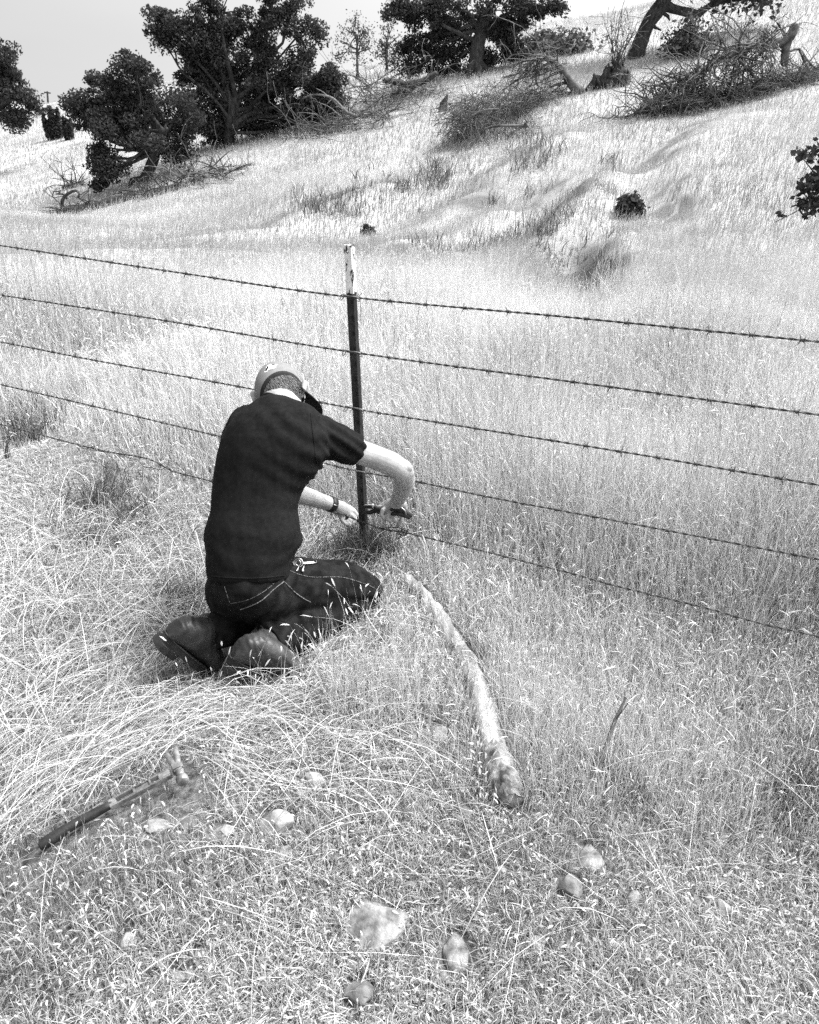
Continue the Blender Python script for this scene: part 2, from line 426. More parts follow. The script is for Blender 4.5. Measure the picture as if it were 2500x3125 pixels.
def make_wire(pix, label, idx):
    rng = random.Random(100 + idx)
    off = .004 if idx < 4 else .010
    path = catmull([F(u, v, off) for u, v in pix], .009)
    mb = MB()
    L = 0; rings = [[], []]
    for i, p in enumerate(path):
        t = (path[min(i + 1, len(path) - 1)] - path[max(i - 1, 0)]).normalized()
        e1 = (Vector((0, 0, 1)) - t * t.z).normalized(); e2 = t.cross(e1)
        if i: L += (p - path[i - 1]).length
        a = L / .062 * 2 * math.pi
        for s in (0, 1):
            rings[s].append(p + (e1 * math.cos(a + s * math.pi) + e2 * math.sin(a + s * math.pi)) * .0019)
    for s in (0, 1):
        mb.tube(rings[s], .0019, n=5, round_ends=False)
    root = mb.build('barbed_wire', M_WIRE); tag(root, label, 'barbed wire', 'barbed wires strung along the fence')
    # barbs
    acc = rng.uniform(0, .1); gap = .118
    for i in range(2, len(path) - 2):
        acc += (path[i] - path[i - 1]).length
        if acc < gap: continue
        acc = 0; gap = .118 + rng.uniform(-.02, .02)
        p = path[i]; t = (path[i + 1] - path[i - 1]).normalized()
        if abs(p.x) > 0.62 * (p.y * CP + (CAMH - p.z) * SP): continue
        e1 = (Vector((0, 0, 1)) - t * t.z).normalized(); e2 = t.cross(e1)
        b = MB(); a0 = rng.uniform(0, 6.28)
        for q in (-1, 1):
            coil = [p + t * (q * .003 + .0045 * (k / 14 - .5)) + (e1 * math.cos(a0 + k * .9) + e2 * math.sin(a0 + k * .9)) * .0042 for k in range(15)]
            b.tube(coil, .0014, n=5)
            for w_ in (0, 1):
                a1 = a0 + q * .7 + w_ * math.pi + rng.uniform(-.4, .4)
                d = e1 * math.cos(a1) + e2 * math.sin(a1)
                base = p + t * (q * .004)
                b.tube([base + d * .002, base + d * .009 + t * q * .002, base + d * .0175 + t * q * .005], [.0016, .0014, .0005], n=5)
        b.build('barb', M_WIRE, root)
    return root, path
wires = [make_wire(p, l, i) for i, (p, l) in enumerate(WIRES)]
def make_clips():
    for idx, (u, v, cu) in enumerate([(1074, 905, 1), (1080, 1074, 1), (1085, 1246, 1), (1096, 1439, 1)]):
        mb = MB()
        pl = [F(u - 34, v - 3, .006), F(u - 30, v - 7, .012), F(u - 18, v - 4, .014), F(u, v - 1, .013), F(u + 16, v + 2, .012), F(u + 22, v + 7, .008), F(u + 26, v + 15, .0), F(u + 20, v + 14, .006)]
        mb.tube(catmull(pl, .006), .0016, n=6)
        mb.tube(catmull([F(u - 18, v - 5, .014), F(u - 30, v - 2, .012), F(u - 36, v + 9, .008), F(u - 31, v + 10, .006), F(u - 24, v, .008)], .005), .0016, n=6)
        if idx in (0, 3):
            mb.tube([F(u + 18, v + 3, .013), F(u + 31, v - 12, .02)], [.0014, .0008], n=5)
        mb.build('wire_clip', M_CLIP, post)
make_clips()
def make_splices():
    root = wires[4][0]
    def squiggle(center, amp, n, seed, off=.008, rad=.0019):
        rng = random.Random(seed); u, v = center
        pts = [F(u + rng.uniform(-1, 1) * amp, v + rng.uniform(-1, 1) * amp * .7, off + rng.uniform(-.006, .012)) for _ in range(n)]
        return catmull(pts, .005), rad
    mb = MB()
    for c, a, n, s in (((1228, 1620), 13, 12, 5), ((1234, 1628), 12, 9, 6), ((1240, 1622), 9, 8, 9)):
        p, r = squiggle(c, a, n, s); mb.tube(p, r, n=5)
    mb.tube(catmull([F(1245, 1622, .012), F(1215, 1610, .012), F(1180, 1611, .014), F(1150, 1610, .014), F(1120, 1595, .014)], .006), .0022, n=5)
    mb.tube(catmull([F(1222, 1631, .012), F(1208, 1629, .014)], .006), .002, n=5)
    mb.tube(catmull([F(1225, 1630, .012), F(1217, 1650, .016), F(1212, 1672, .02), F(1213, 1700, .03), F(1216, 1716, .03)], .008), .0017, n=5)
    mb.tube(catmull([F(1108, 1596, .014), F(1120, 1588, .02), F(1126, 1584, .022)], .006), .0017, n=5)
    mb.tube([F(1226, 1611, .014), F(1221, 1602, .016)], .0014, n=5)
    mb.build('splice_knot', M_WIRE, root)
    mb = MB()
    for c, a, n, s in (((1062, 1578), 8, 9, 11), ((1060, 1583), 7, 7, 12)):
        p, r = squiggle(c, a, n, s, .014); mb.tube(p, .0018, n=5)
    mb.tube(catmull([F(1000, 1560, .016), F(1030, 1566, .017), F(1056, 1571, .016)], .006), .0018, n=5)
    mb.tube(catmull([F(1010, 1568, .014), F(1020, 1584, .014), F(1024, 1588, .012)], .006), .0017, n=5)
    mb.build('splice_knot', M_WIRE, root)
    mb = MB()
    loop = [(243, 1358), (250, 1367), (268, 1370), (262, 1362), (246, 1359), (270, 1366), (300, 1358)]
    mb.tube(catmull([F(u, v, .012) for u, v in loop], .006), .0018, n=5)
    mb.tube(catmull([F(275, 1367, .01), F(276, 1372, .01), F(300, 1376, .01), F(330, 1382, .008)], .006), .0018, n=5)
    mb.tube(catmull([F(353, 1356, .012), F(370, 1374, .012), F(384, 1394, .008), F(400, 1398, .006)], .006), .0019, n=5)
    mb.tube(catmull([F(425, 1408, .008), F(440, 1424, .012), F(468, 1428, .01), F(490, 1434, .012), F(512, 1424, .014), F(526, 1440, .01)], .006), .0019, n=5)
    mb.tube(catmull([F(510, 1420, .012), F(516, 1408, .016)], .006), .0014, n=5)
    mb.build('splice_knot', M_WIRE, root)
make_splices()

# ------------------------------------------------------------------ the kneeling man
def hit(bvh, u, v, off=.002):
    o = Vector((0, 0, CAMH)); d = ray(u, v).normalized()
    loc, nor, i, dist = bvh.ray_cast(o, d)
    if loc is None: return None
    if nor.dot(d) > 0: nor = -nor
    return loc + nor * off
def bvh_of(me):
    return BVHTree.FromPolygons([v.co.copy() for v in me.vertices], [tuple(p.vertices) for p in me.polygons])
def fbm3(p, seed, f):
    q = Vector((p.x * f * .22 + seed * 3.1, p.y * f * .22 - seed * 1.7, p.z * f * .22 + seed))
    return mnoise.noise(q) + .4 * mnoise.noise(q * 2.1)
HC = P(853, 1198, 2.60)
hu = Vector((-.1, .9, .4)).normalized(); hf = Vector((.2, .35, -.9)); hf = (hf - hu * hf.dot(hu)).normalized(); hr = hf.cross(hu)
HM = Matrix((hr, hf, hu)).transposed()                    # head axes: right, forward, up
def H(x, y, z): return HC + HM @ Vector((x, y, z))
def make_person():
    base = G(760, 1960)
    root = empty('person', base, 'man in a black T-shirt and grey cap kneeling at the fence post', 'person')
    # ---- skin: head, neck, shoulders core, both arms and hands as one surface
    b = MB()
    b.ball(HC, (.0715, .090, .100), HM, 24, 16)
    b.ball(H(0, .030, -.055), (.055, .058, .058), HM, 20, 12)          # jaw
    b.ball(H(0, .078, -.098), (.024, .016, .016), HM, 12, 8)           # chin
    b.tube([H(0, .092, -.012), H(0, .106, -.040), H(0, .098, -.046)], [.009, .013, .010], n=10)     # nose
    b.tube([H(-.05, .072, .005), H(0, .088, .008), H(.05, .072, .005)], [.010, .011, .010], n=8)    # brow
    b.tube([H(-.020, .088, -.070), H(0, .093, -.070), H(.020, .088, -.070)], [.006, .008, .006], n=8)  # lips
    for sx in (-1, 1):
        ear = [H(sx * .074, .006, -.034), H(sx * .083, -.004, -.012), H(sx * .088, -.010, .012), H(sx * .083, .004, .022), H(sx * .078, .012, .010)]
        b.tube(ear, [.007, .009, .0105, .008, .006], n=8)
    neck = [P(858, 1285, 2.46), P(868, 1245, 2.495), H(.004, -.018, -.075), H(0, -.01, -.03)]
    b.tube(neck, [.060, .060, .060, .060], n=18)
    chest = [P(735, 1330, 2.46), P(850, 1300, 2.44), P(965, 1318, 2.42)]
    b.tube(chest, [.05, .07, .05], n=14)
    b.tube([P(850, 1290, 2.42), P(800, 1500, 2.34), P(770, 1740, 2.22)], [.06, .08, .09], n=14)
    # right arm
    b.tube([P(970, 1322, 2.43), P(1060, 1366, 2.475), P(1135, 1392, 2.495), P(1195, 1416, 2.50), P(1226, 1436, 2.505)], [.046, .0415, .0395, .040, .038], n=18)
    b.tube([P(1228, 1434, 2.505), P(1234, 1462, 2.555), P(1228, 1495, 2.62), P(1216, 1522, 2.69), P(1208, 1540, 2.725)], [.036, .0375, .032, .0275, .0255], n=18)
    b.ball(P(1246, 1428, 2.492), .015); b.ball(P(1252, 1444, 2.51), .014); b.tube([P(1240, 1456, 2.56), P(1246, 1480, 2.60), P(1236, 1505, 2.655)], [.016, .022, .014], n=10); b.tube([P(1120, 1398, 2.48), P(1160, 1412, 2.485), P(1196, 1428, 2.50)], [.02, .028, .018], n=10)                                 # point of the elbow
    # right hand: palm over the plier handles, fingers curled under
    b.tube([P(1210, 1536, 2.72), P(1196, 1548, 2.735), P(1184, 1560, 2.745)], [.027, .031, .027], n=14, aspect=.8)
    b.tube([P(1228, 1538, 2.735), P(1232, 1550, 2.74)], [.018, .016], n=10)
    fr = [
        [(1180, 1550, 2.735), (1168, 1558, 2.715), (1164, 1572, 2.708), (1172, 1582, 2.712), (1182, 1583, 2.735)],
        [(1190, 1558, 2.735), (1182, 1574, 2.712), (1183, 1584, 2.706), (1192, 1590, 2.715), (1199, 1586, 2.735)],
        [(1204, 1560, 2.735), (1200, 1576, 2.715), (1202, 1586, 2.712), (1209, 1590, 2.720), (1214, 1585, 2.738)],
        [(1220, 1556, 2.74), (1228, 1576, 2.722), (1225, 1588, 2.718), (1219, 1598, 2.722), (1213, 1604, 2.728)]]
    for i, ch in enumerate(fr):
        b.tube([P(*q) for q in ch], [.0098, .0092, .0086, .0082, .0068] if i < 3 else [.009, .0086, .008, .008, .0064], n=10)
    b.tube([P(1196, 1540, 2.745), P(1180, 1546, 2.775), P(1168, 1550, 2.80), P(1156, 1549, 2.815)], [.014, .013, .0115, .009], n=10)   # thumb
    # left arm, hidden behind the chest and reaching round the post
    b.tube([P(730, 1326, 2.46), P(765, 1420, 2.58), P(800, 1480, 2.66)], [.046, .042, .038], n=16)
    b.tube([P(800, 1478, 2.66), P(860, 1492, 2.72), P(925, 1512, 2.79), P(985, 1531, 2.845), P(1022, 1543, 2.875)], [.039, .041, .036, .029, .0265], n=18)
    b.tube([P(1018, 1543, 2.872), P(1040, 1553, 2.89), P(1060, 1563, 2.905)], [.027, .032, .028], n=14, aspect=.75)
    fl = [
        [(1058, 1562, 2.895), (1074, 1574, 2.892), (1085, 1584, 2.89), (1093, 1590, 2.885)],
        [(1052, 1570, 2.89), (1067, 1586, 2.882), (1078, 1594, 2.88), (1088, 1596, 2.882)],
        [(1046, 1574, 2.886), (1058, 1592, 2.874), (1068, 1600, 2.872), (1078, 1602, 2.876)],
        [(1038, 1574, 2.884), (1046, 1590, 2.872), (1056, 1600, 2.866), (1068, 1605, 2.868)]]
    for ch in fl:
        b.tube([P(*q) for q in ch], [.0100, .0090, .0082, .0066], n=10)
    b.tube([P(1046, 1546, 2.90), P(1066, 1550, 2.915), P(1082, 1562, 2.912), P(1090, 1572, 2.905)], [.014, .0125, .011, .008], n=10)
    body = finish('body', fuse(b, .0028, 2), M_SKIN, root)
    for sx in (-1, 1):
        e = MB(); e.ball(H(sx * .030, .079, -.012), .0115, HM, 12, 8); e.build('eye', M_WHITE, body)
    # ---- hair: close cropped
    def rim(x, y):
        back = max(-.042 + .60 * x - .18 * min(y, .02), -.068)
        t = min(1, max(0, (y - .0) / .07)); t = t * t * (3 - 2 * t)
        return back * (1 - t) + (-.012 + .12 * x) * t
    rng = np.random.default_rng(4)
    hv, hfc, ht = [], [], []
    sk = MB(); nu, nv = 60, 40; grid = {}
    def hairline(x, y): return -.072 + .5 * max(0, x) + .006 * math.sin(x * 110) + max(0, (y + .02)) * 1.1
    for i in range(nu):
        for j in range(nv):
            a = 2 * math.pi * i / nu; ph = -math.pi / 2 + math.pi * (j + .5) / nv
            grid[i, j] = Vector((.0735 * math.cos(ph) * math.cos(a), .092 * math.cos(ph) * math.sin(a), .102 * math.sin(ph)))
    for i in range(nu):
        for j in range(nv - 1):
            c = (grid[i, j] + grid[(i + 1) % nu, j + 1]) / 2
            if hairline(c.x, c.y) < c.z < rim(c.x, c.y) + .012 and c.y < .02:
                sk.f.append(tuple(sk.ring([HC + HM @ grid[q] for q in ((i, j), ((i + 1) % nu, j), ((i + 1) % nu, j + 1), (i, j + 1))])))
    hb = sk.build('hair', M_HAIRB, body)
    pts = []
    while len(pts) < 3600:
        a = rng.uniform(0, 2 * math.pi); z = rng.uniform(-.08, .06); s = math.sqrt(max(0, 1 - (z / .102) ** 2))
        x, y = .0735 * s * math.cos(a), .092 * s * math.sin(a)
        if hairline(x, y) - .006 * rng.random() < z < rim(x, y) + .004 and y < .02: pts.append((x, y, z))
    for x, y, z in pts:
        n = Vector((x / .0735 ** 2, y / .092 ** 2, z / .102 ** 2)).normalized()
        d = (Vector((.25, .1, -1)) - n * n.dot(Vector((.25, .1, -1)))).normalized()
        d = (d + HM.transposed() @ Vector((.55, 0, -.25)) * .6 + n * .16 + Vector(rng.normal(0, .14, 3))).normalized(); sd_ = d.cross(n).normalized() * .0010
        p = Vector((x, y, z)); L = rng.uniform(.012, .024); k = len(hv)
        for q in (p - sd_, p + sd_, p + d * L + n * .001 + sd_ * .4, p + d * L + n * .001 - sd_ * .4): hv.append(tuple(HC + HM @ q))
        hfc.append((k, k + 1, k + 2, k + 3)); ht += [float(np.clip(rng.normal(.42, .3), 0, 1))] * 4
    finish('hair_strands', np_mesh('hair_strands', np.array(hv), np.array(hfc), np.array(ht), M_HAIR, 4), None, hb, smooth=False)
    # ---- cap
    capr = empty('cap', HC, None, None); capr.parent = root; capr.matrix_parent_inverse = Matrix.Translation(root.location).inverted()
    del_keys = [k for k in ('label', 'category') if k in capr]
    for k in del_keys: del capr[k]
    mb = MB(); nu, nv = 64, 18
    def dome(rx, ry, rz, lift):
        rings = []
        for j in range(nv + 1):
            f_ = j / nv; r = []
            for i in range(nu):
                a = 2 * math.pi * i / nu
                x0, y0 = math.cos(a) * rx, math.sin(a) * ry
                zr = rim(x0 * .98, y0 * .98) + lift
                s0 = max(-.95, min(.95, zr / rz)); ph0 = math.asin(s0)
                ph = ph0 + (math.pi / 2 - .01 - ph0) * f_
                seam = 1 - .006 * math.exp(-((((a / (math.pi / 3)) % 1) - .5) / .04) ** 2)
                r.append(H(math.cos(ph) * x0 * seam, math.cos(ph) * y0 * seam, math.sin(ph) * rz * seam))
            rings.append(r)
        return rings
    out, inn = dome(.0785, .0975, .108, 0), dome(.0745, .0935, .104, 0)
    io = [mb.ring(r) for r in out]; ii = [mb.ring(r) for r in inn]
    for a, c in zip(io, io[1:]): mb.bridge(a, c)
    for a, c in zip(ii, ii[1:]): mb.bridge(c, a)
    mb.bridge(ii[0], io[0]); mb.f.append(tuple(io[-1])); mb.f.append(tuple(reversed(ii[-1])))
    mb.ball(H(0, 0, .109), (.007, .007, .004), HM, 12, 6)
    crown = mb.build('cap_crown', M_CAP, None)
    crown.parent = capr; crown.matrix_parent_inverse = Matrix.Translation(HC).inverted()
    # dark sweatband round the rim
    mb = MB(); rs = []
    for i in range(nu):
        a = 2 * math.pi * i / nu
        def rp(k, dz):
            x0, y0 = math.cos(a) * .0765 * k, math.sin(a) * .0955 * k
            zr = rim(x0, y0) + dz; c = math.sqrt(max(.05, 1 - (zr / .106) ** 2))
            return H(x0 * c, y0 * c, zr)
        rs.append([rp(1.035, .0035), rp(1.04, -.004), rp(1.005, -.0095), rp(.955, -.0095), rp(.955, .004)])
    ids = [mb.ring(r) for r in rs]
    for k in range(nu): mb.bridge(ids[k], ids[(k + 1) % nu])
    o = mb.build('sweatband', M_BAND); o.parent = capr; o.matrix_parent_inverse = Matrix.Translation(HC).inverted()
    mb = MB(); rows = []
    for j in range(9):
        f_ = j / 8; row = []
        for i in range(21):
            a = math.radians(12 + 156 * i / 20)
            x = math.cos(a) * (.078 + .010 * f_); y = math.sin(a) * .092 + f_ * .078 * math.sin(a) ** .8
            z = -.014 - .012 * f_ - 2.6 * x * x * f_
            c_, s_ = math.cos(-.62), math.sin(-.62); ky = 1.0 if f_ > 0 else .98
            row.append(H((x * c_ - y * s_) * .96, (x * s_ + y * c_) * ky, z + .10 * (x * c_ - y * s_)))
        rows.append(row)
    top = [mb.ring(r) for r in rows]; bot = [mb.ring([p - hu * .004 for p in r]) for r in rows]
    for A, sgn in ((top, 1), (bot, -1)):
        for a, c in zip(A, A[1:]):
            for k in range(20):
                q = (a[k], a[k + 1], c[k + 1], c[k]); mb.f.append(q if sgn > 0 else tuple(reversed(q)))
    for k in range(20): mb.f.append((top[-1][k], top[-1][k + 1], bot[-1][k + 1], bot[-1][k]))
    for k in range(8):
        mb.f.append((top[k][0], top[k + 1][0], bot[k + 1][0], bot[k][0])); mb.f.append((top[k][20], bot[k][20], bot[k + 1][20], top[k + 1][20]))
    o = mb.build('brim', M_BAND); o.parent = capr; o.matrix_parent_inverse = Matrix.Translation(HC).inverted()
    bv = bvh_of(crown.data)
    def patch(pix, off, mat, name):
        m = MB(); c = (sum(p[0] for p in pix) / len(pix), sum(p[1] for p in pix) / len(pix))
        pp = [hit(bv, u, v, off) for u, v in pix]; cc = hit(bv, c[0], c[1], off)
        if cc is None or any(p is None for p in pp): return
        i0 = m.ring(pp); j = m.ring([cc])[0]
        for k in range(len(pp)): m.f.append((i0[k], i0[(k + 1) % len(pp)], j))
        o = m.build(name, mat, None, smooth=False); o.parent = crown
    Z = lambda L: [(760 + x / 7.84, 1090 + y / 7.84) for x, y in L]
    patch(Z([(372, 372), (392, 290), (446, 205), (480, 190), (492, 250), (470, 300), (440, 350)]), .0012, M_WHITE, 'emblem')
    patch(Z([(462, 205), (510, 178), (690, 172), (640, 212), (652, 252), (560, 284), (490, 300), (478, 250)]), .0012, M_WHITE, 'emblem')
    patch(Z([(390, 340), (408, 272), (466, 206), (474, 258), (446, 300), (432, 332)]), .0020, M_BAND, 'emblem')
    patch(Z([(520, 192), (600, 182), (640, 184), (600, 196), (540, 204)]), .0020, M_BAND, 'emblem')
    patch(Z([(412, 262), (432, 252), (438, 266), (418, 280)]), .0028, M_WHITE, 'emblem')
    # ---- shirt
    s = MB()
    rows = [(1213, 800, 862, 2.455, .05), (1222, 788, 905, 2.445, .065), (1234, 772, 940, 2.44, .078), (1248, 748, 964, 2.43, .088), (1268, 722, 984, 2.41, .10), (1300, 700, 1000, 2.39, .112), (1345, 678, 1006, 2.365, .12),
            (1390, 666, 1000, 2.345, .124), (1415, 662, 984, 2.335, .124), (1444, 657, 966, 2.325, .124), (1472, 655, 936, 2.31, .122), (1510, 652, 916, 2.29, .12), (1560, 648, 907, 2.26, .12),
            (1600, 636, 913, 2.235, .124), (1626, 630, 917, 2.22, .128), (1658, 630, 916, 2.205, .13), (1690, 634, 897, 2.19, .13), (1725, 637, 888, 2.175, .13), (1758, 640, 884, 2.16, .13), (1768, 642, 880, 2.155, .126)]
    rings = []
    for v, l, r, y, d in rows:
        c = P((l + r) / 2, v, y); a = (P(r, v, y) - P(l, v, y)).length / 2
        ring = []
        for k in range(40):
            t = 2 * math.pi * k / 40; ct, st = math.cos(t), math.sin(t)
            ex = .82
            ring.append(c + XV * (a * math.copysign(abs(ct) ** ex, ct)) + AX * (d * math.copysign(abs(st) ** ex, st)))
        rings.append(ring)
    s.loft(rings)
    s.tube([P(930, 1318, 2.40), P(985, 1332, 2.435), P(1030, 1350, 2.455), P(1072, 1368, 2.475), P(1094, 1377, 2.485)], [.066, .066, .060, .053, .050], n=22, round_ends=False)
    s.tube([P(1000, 1350, 2.44), P(1035, 1388, 2.462), P(1046, 1400, 2.466)], [.03, .022, .010], n=12)
    s.tube([P(770, 1300, 2.42), P(735, 1345, 2.50), P(758, 1425, 2.59)], [.075, .066, .056], n=20, round_ends=False)
    ax = (P(1226, 1436, 2.505) - P(1060, 1366, 2.475)).normalized()
    def folds(bm):
        c0 = P(985, 1332, 2.435)
        for vtx in bm.verts:
            p = vtx.co; n = vtx.normal
            d = .0040 * fbm3(p, 3, 26) + .0025 * fbm3(Vector((p.x * 2.2, p.y, p.z * .7)), 8, 60)
            q = p - c0; al = q.dot(ax)
            if al > -.06 and q.length < .17:                      # creases running down the sleeve
                pr = (q - ax * al).dot(Vector((0, .5, .87)))
                d += .0035 * math.sin(pr * 190 + al * 26) * min(1, max(0, (al + .06) / .08))
            sh = (p - P(900, 1262, 2.40)).length
            wob = 1.6 * mnoise.noise(p * 9)
            d += .0050 * math.exp(-(sh / .10) ** 2) * math.sin((p.z + p.x * .55) * 150 + wob)
            ww = math.exp(-((p.z - .36) / .10) ** 2)
            d += .0045 * ww * max(0, math.sin(p.x * 16 + p.z * 55 + 2 * wob))          # slack cloth over the belt
            pull = (p - P(960, 1400, 2.36)).length                                      # drag lines from the raised arm
            d += .0045 * math.exp(-(pull / .16) ** 2) * math.sin((p.x * .75 + p.z) * 105 + wob)
            vtx.co = p + n * d
    shirt = finish('shirt', fuse(s, .0055, 4, folds), M_SHIRT, root)
    bs = bvh_of(shirt.data)
    for nm, px, r in (('shoulder_seam', [(948, 1262), (952, 1300), (958, 1345), (962, 1385), (968, 1415)], .0016), ('hem', [(646, 1758), (700, 1763), (760, 1765), (820, 1762), (866, 1756)], .0022), ('sleeve_hem', [(1108, 1350), (1088, 1368), (1066, 1386), (1056, 1394)], .0018)):
        fine = catmull([Vector((u, v, 0)) for u, v in px], 5); pp = [hit(bs, q.x, q.y, .0004) for q in fine]; pp = [p for p in pp if p is not None]
        if len(pp) > 2:
            m_ = MB(); m_.tube(pp, r, n=6); m_.build(nm, M_SHIRT, shirt)
    cl = MB()
    col = [P(800, 1216, 2.452), P(815, 1205, 2.452), P(840, 1212, 2.44), P(868, 1223, 2.425), P(900, 1236, 2.415), P(928, 1248, 2.42), P(946, 1254, 2.44)]
    cl.tube(catmull(col, .008), .0085, n=10)
    cl.build('collar', M_SHIRT, bpy.data.objects['shirt'])
    # ---- jeans
    j = MB()
    rows = [(1735, 652, 876, 2.165, .112), (1775, 645, 884, 2.15, .125), (1800, 650, 890, 2.145, .13), (1825, 664, 900, 2.145, .13), (1850, 688, 905, 2.15, .12), (1880, 724, 900, 2.16, .10), (1905, 770, 885, 2.17, .06)]
    rings = []
    for v, l, r, y, d in rows:
        c = P((l + r) / 2, v, y); a = (P(r, v, y) - P(l, v, y)).length / 2
        rings.append([c + XV * (a * math.cos(t)) + AX * (d * math.sin(t)) for t in [2 * math.pi * k / 32 for k in range(32)]])
    j.loft(rings)
    j.tube([P(800, 1790, 2.18), P(880, 1790, 2.23), P(960, 1792, 2.28), P(1040, 1790, 2.33), P(1095, 1794, 2.365), P(1120, 1802, 2.38)], [.105, .098, .094, .086, .070, .058], n=24)
    j.tube([P(1116, 1815, 2.375), P(1060, 1850, 2.31), P(980, 1893, 2.22), P(900, 1932, 2.13), P(850, 1955, 2.08), P(818, 1970, 2.05)], [.056, .060, .064, .066, .067, .070], n=24, round_ends=False)
    j.tube([P(720, 1805, 2.2), P(800, 1790, 2.34), P(895, 1772, 2.48)], [.1, .088, .07], n=20)
    j.tube([P(895, 1785, 2.47), P(800, 1860, 2.32), P(730, 1905, 2.21), P(668, 1925, 2.14), P(634, 1936, 2.11)], [.062, .062, .060, .057, .058], n=20, round_ends=False)
    def denim(bm):
        for vtx in bm.verts:
            p = vtx.co
            wob = 2 * mnoise.noise(p * 11)
            d = .0050 * fbm3(Vector((p.x * 1.5, p.y, p.z)), 12, 40)
            kn = math.exp(-((p - P(1040, 1850, 2.33)).length / .13) ** 2); hp = math.exp(-((p - P(840, 1800, 2.12)).length / .14) ** 2); cu = math.exp(-((p - P(860, 1945, 2.08)).length / .10) ** 2)
            d += .006 * kn * math.sin((p.x * .6 + p.z) * 130 + wob) + .005 * hp * math.sin((p.x - p.z * .7) * 110 + wob) + .006 * cu * math.sin((p.x * .8 - p.z * .5 + p.y * .5) * 150 + wob)
            vtx.co = p + vtx.normal * d
    jeans = finish('jeans', fuse(j, .006, 3, denim), M_JEANS, root)
    bv = bvh_of(jeans.data)
    def stitch(name, pix, r=.0011, parent=jeans):
        fine = catmull([Vector((u, v, 0)) for u, v in pix], 4)
        pp = [hit(bv, q.x, q.y, .0015) for q in fine]; m = MB(); run = []
        for i, p in enumerate(pp):                                # dashes of thread
            if p is not None: run.append(p)
            if (p is None or len(run) >= 6) and len(run) >= 2:
                m.tube(run[:-1] if len(run) > 3 else run, r, n=5); run = [p] if p is not None else []
        if len(run) > 1: m.tube(run, r, n=5)
        if m.v: m.build(name, M_THREAD, parent)
    c = [(733, 1857), (863, 1774), (946, 1836), (915, 1884), (850, 1893), (770, 1880)]
    mp = MB(); N = 14; ids = {}
    def quad(p00, p10, p11, p01, s_, t_):
        return ((1 - s_) * (1 - t_) * p00[0] + s_ * (1 - t_) * p10[0] + s_ * t_ * p11[0] + (1 - s_) * t_ * p01[0],
                (1 - s_) * (1 - t_) * p00[1] + s_ * (1 - t_) * p10[1] + s_ * t_ * p11[1] + (1 - s_) * t_ * p01[1])
    for a in range(N + 1):
        for q in range(N + 1):
            h = hit(bv, *quad((733, 1857), (863, 1774), (946, 1836), (870, 1900), a / N, q / N), .0022)
            if h is not None: ids[a, q] = mp.ring([h])[0]
    for a in range(N):
        for q in range(N):
            k = [(a, q), (a + 1, q), (a + 1, q + 1), (a, q + 1)]
            if all(x in ids for x in k): mp.f.append(tuple(ids[x] for x in k))
    pocket = mp.build('back_pocket', M_JEANS, jeans)
    bvp = bv
    for nm, px, r in (('pocket_stitching', [(735, 1858), (790, 1834), (830, 1804), (863, 1775)], .0014), ('pocket_stitching', [(863, 1775), (890, 1800), (920, 1822), (946, 1836)], .0014)):
        fine = catmull([Vector((u, v, 0)) for u, v in px], 4); m = MB()
        pp = [hit(bv, q.x, q.y, .0042) for q in fine]; pp = [p for p in pp if p is not None]
        if len(pp) > 1: m.tube(pp, r, n=5); m.build(nm, M_THREAD, pocket)
    stitch('yoke_seam', [(705, 1841), (760, 1829), (800, 1808), (835, 1781)], .0008)
    stitch('seat_seam', [(686, 1790), (693, 1812), (702, 1838)], .0008)
    stitch('side_seam', [(886, 1743), (920, 1756), (960, 1762), (1010, 1761), (1050, 1763), (1090, 1774), (1130, 1789), (1156, 1804)], .0011)
    stitch('hem_stitching', [(776, 1914), (812, 1950), (850, 1990), (866, 2010)], .0008)
    stitch('hem_stitching', [(796, 1908), (830, 1945), (872, 1996)], .0008)
    stitch('hem_stitching', [(628, 1890), (636, 1912), (640, 1930)], .0008)
    # ---- boots
    def boot(heel, toe_dir, up_dir, shaft_to, scale):
        yv = Vector(toe_dir).normalized(); zv = Vector(up_dir); zv = (zv - yv * zv.dot(yv)).normalized(); xv = yv.cross(zv)
        M = Matrix((xv, yv, zv)).transposed()
        B = lambda x, y, z: heel + M @ (Vector((x, y, z)) * scale)
        Binv = lambda p: (M.transposed() @ (p - heel)) / scale
        m = MB()
        rings = []
        prof = [(-.012, .026, .060), (.0, .034, .082), (.03, .038, .098), (.07, .038, .100), (.11, .038, .090), (.15, .042, .074), (.19, .048, .062), (.225, .047, .056), (.255, .040, .050), (.275, .026, .038)]
        for y, w, h in prof:
            rings.append([B(w * math.copysign(abs(math.cos(t)) ** .8, math.cos(t)), y, .018 + h * .5 + h * .5 * math.copysign(abs(math.sin(t)) ** .75, math.sin(t))) for t in [2 * math.pi * k / 24 for k in range(24)]])
        m.loft(rings)
        sh = shaft_to
        m.tube([B(0, .045, .05), B(0, .045, .085), (B(0, .045, .09) + sh) / 2, sh], [.034 * scale, .038 * scale, .046 * scale, .053 * scale], n=20, round_ends=False)
        def creases(bm):
            for vt in bm.verts:
                q = Binv(vt.co); w_ = math.exp(-((q.y - .15) / .03) ** 2) * min(1, max(0, (q.z - .03) / .03)) + math.exp(-((q.z - .10) / .03) ** 2)
                vt.co += vt.normal * (.0010 * w_ * math.sin(q.y * 190 + q.z * 230 + 5 * mnoise.noise(vt.co * 16)) + .0022 * mnoise.noise(vt.co * 26) + .0010 * mnoise.noise(vt.co * 60))
        o = finish('boot', fuse(m, .0035, 2, creases), M_LEATHER, root)
        so = MB(); outl = []
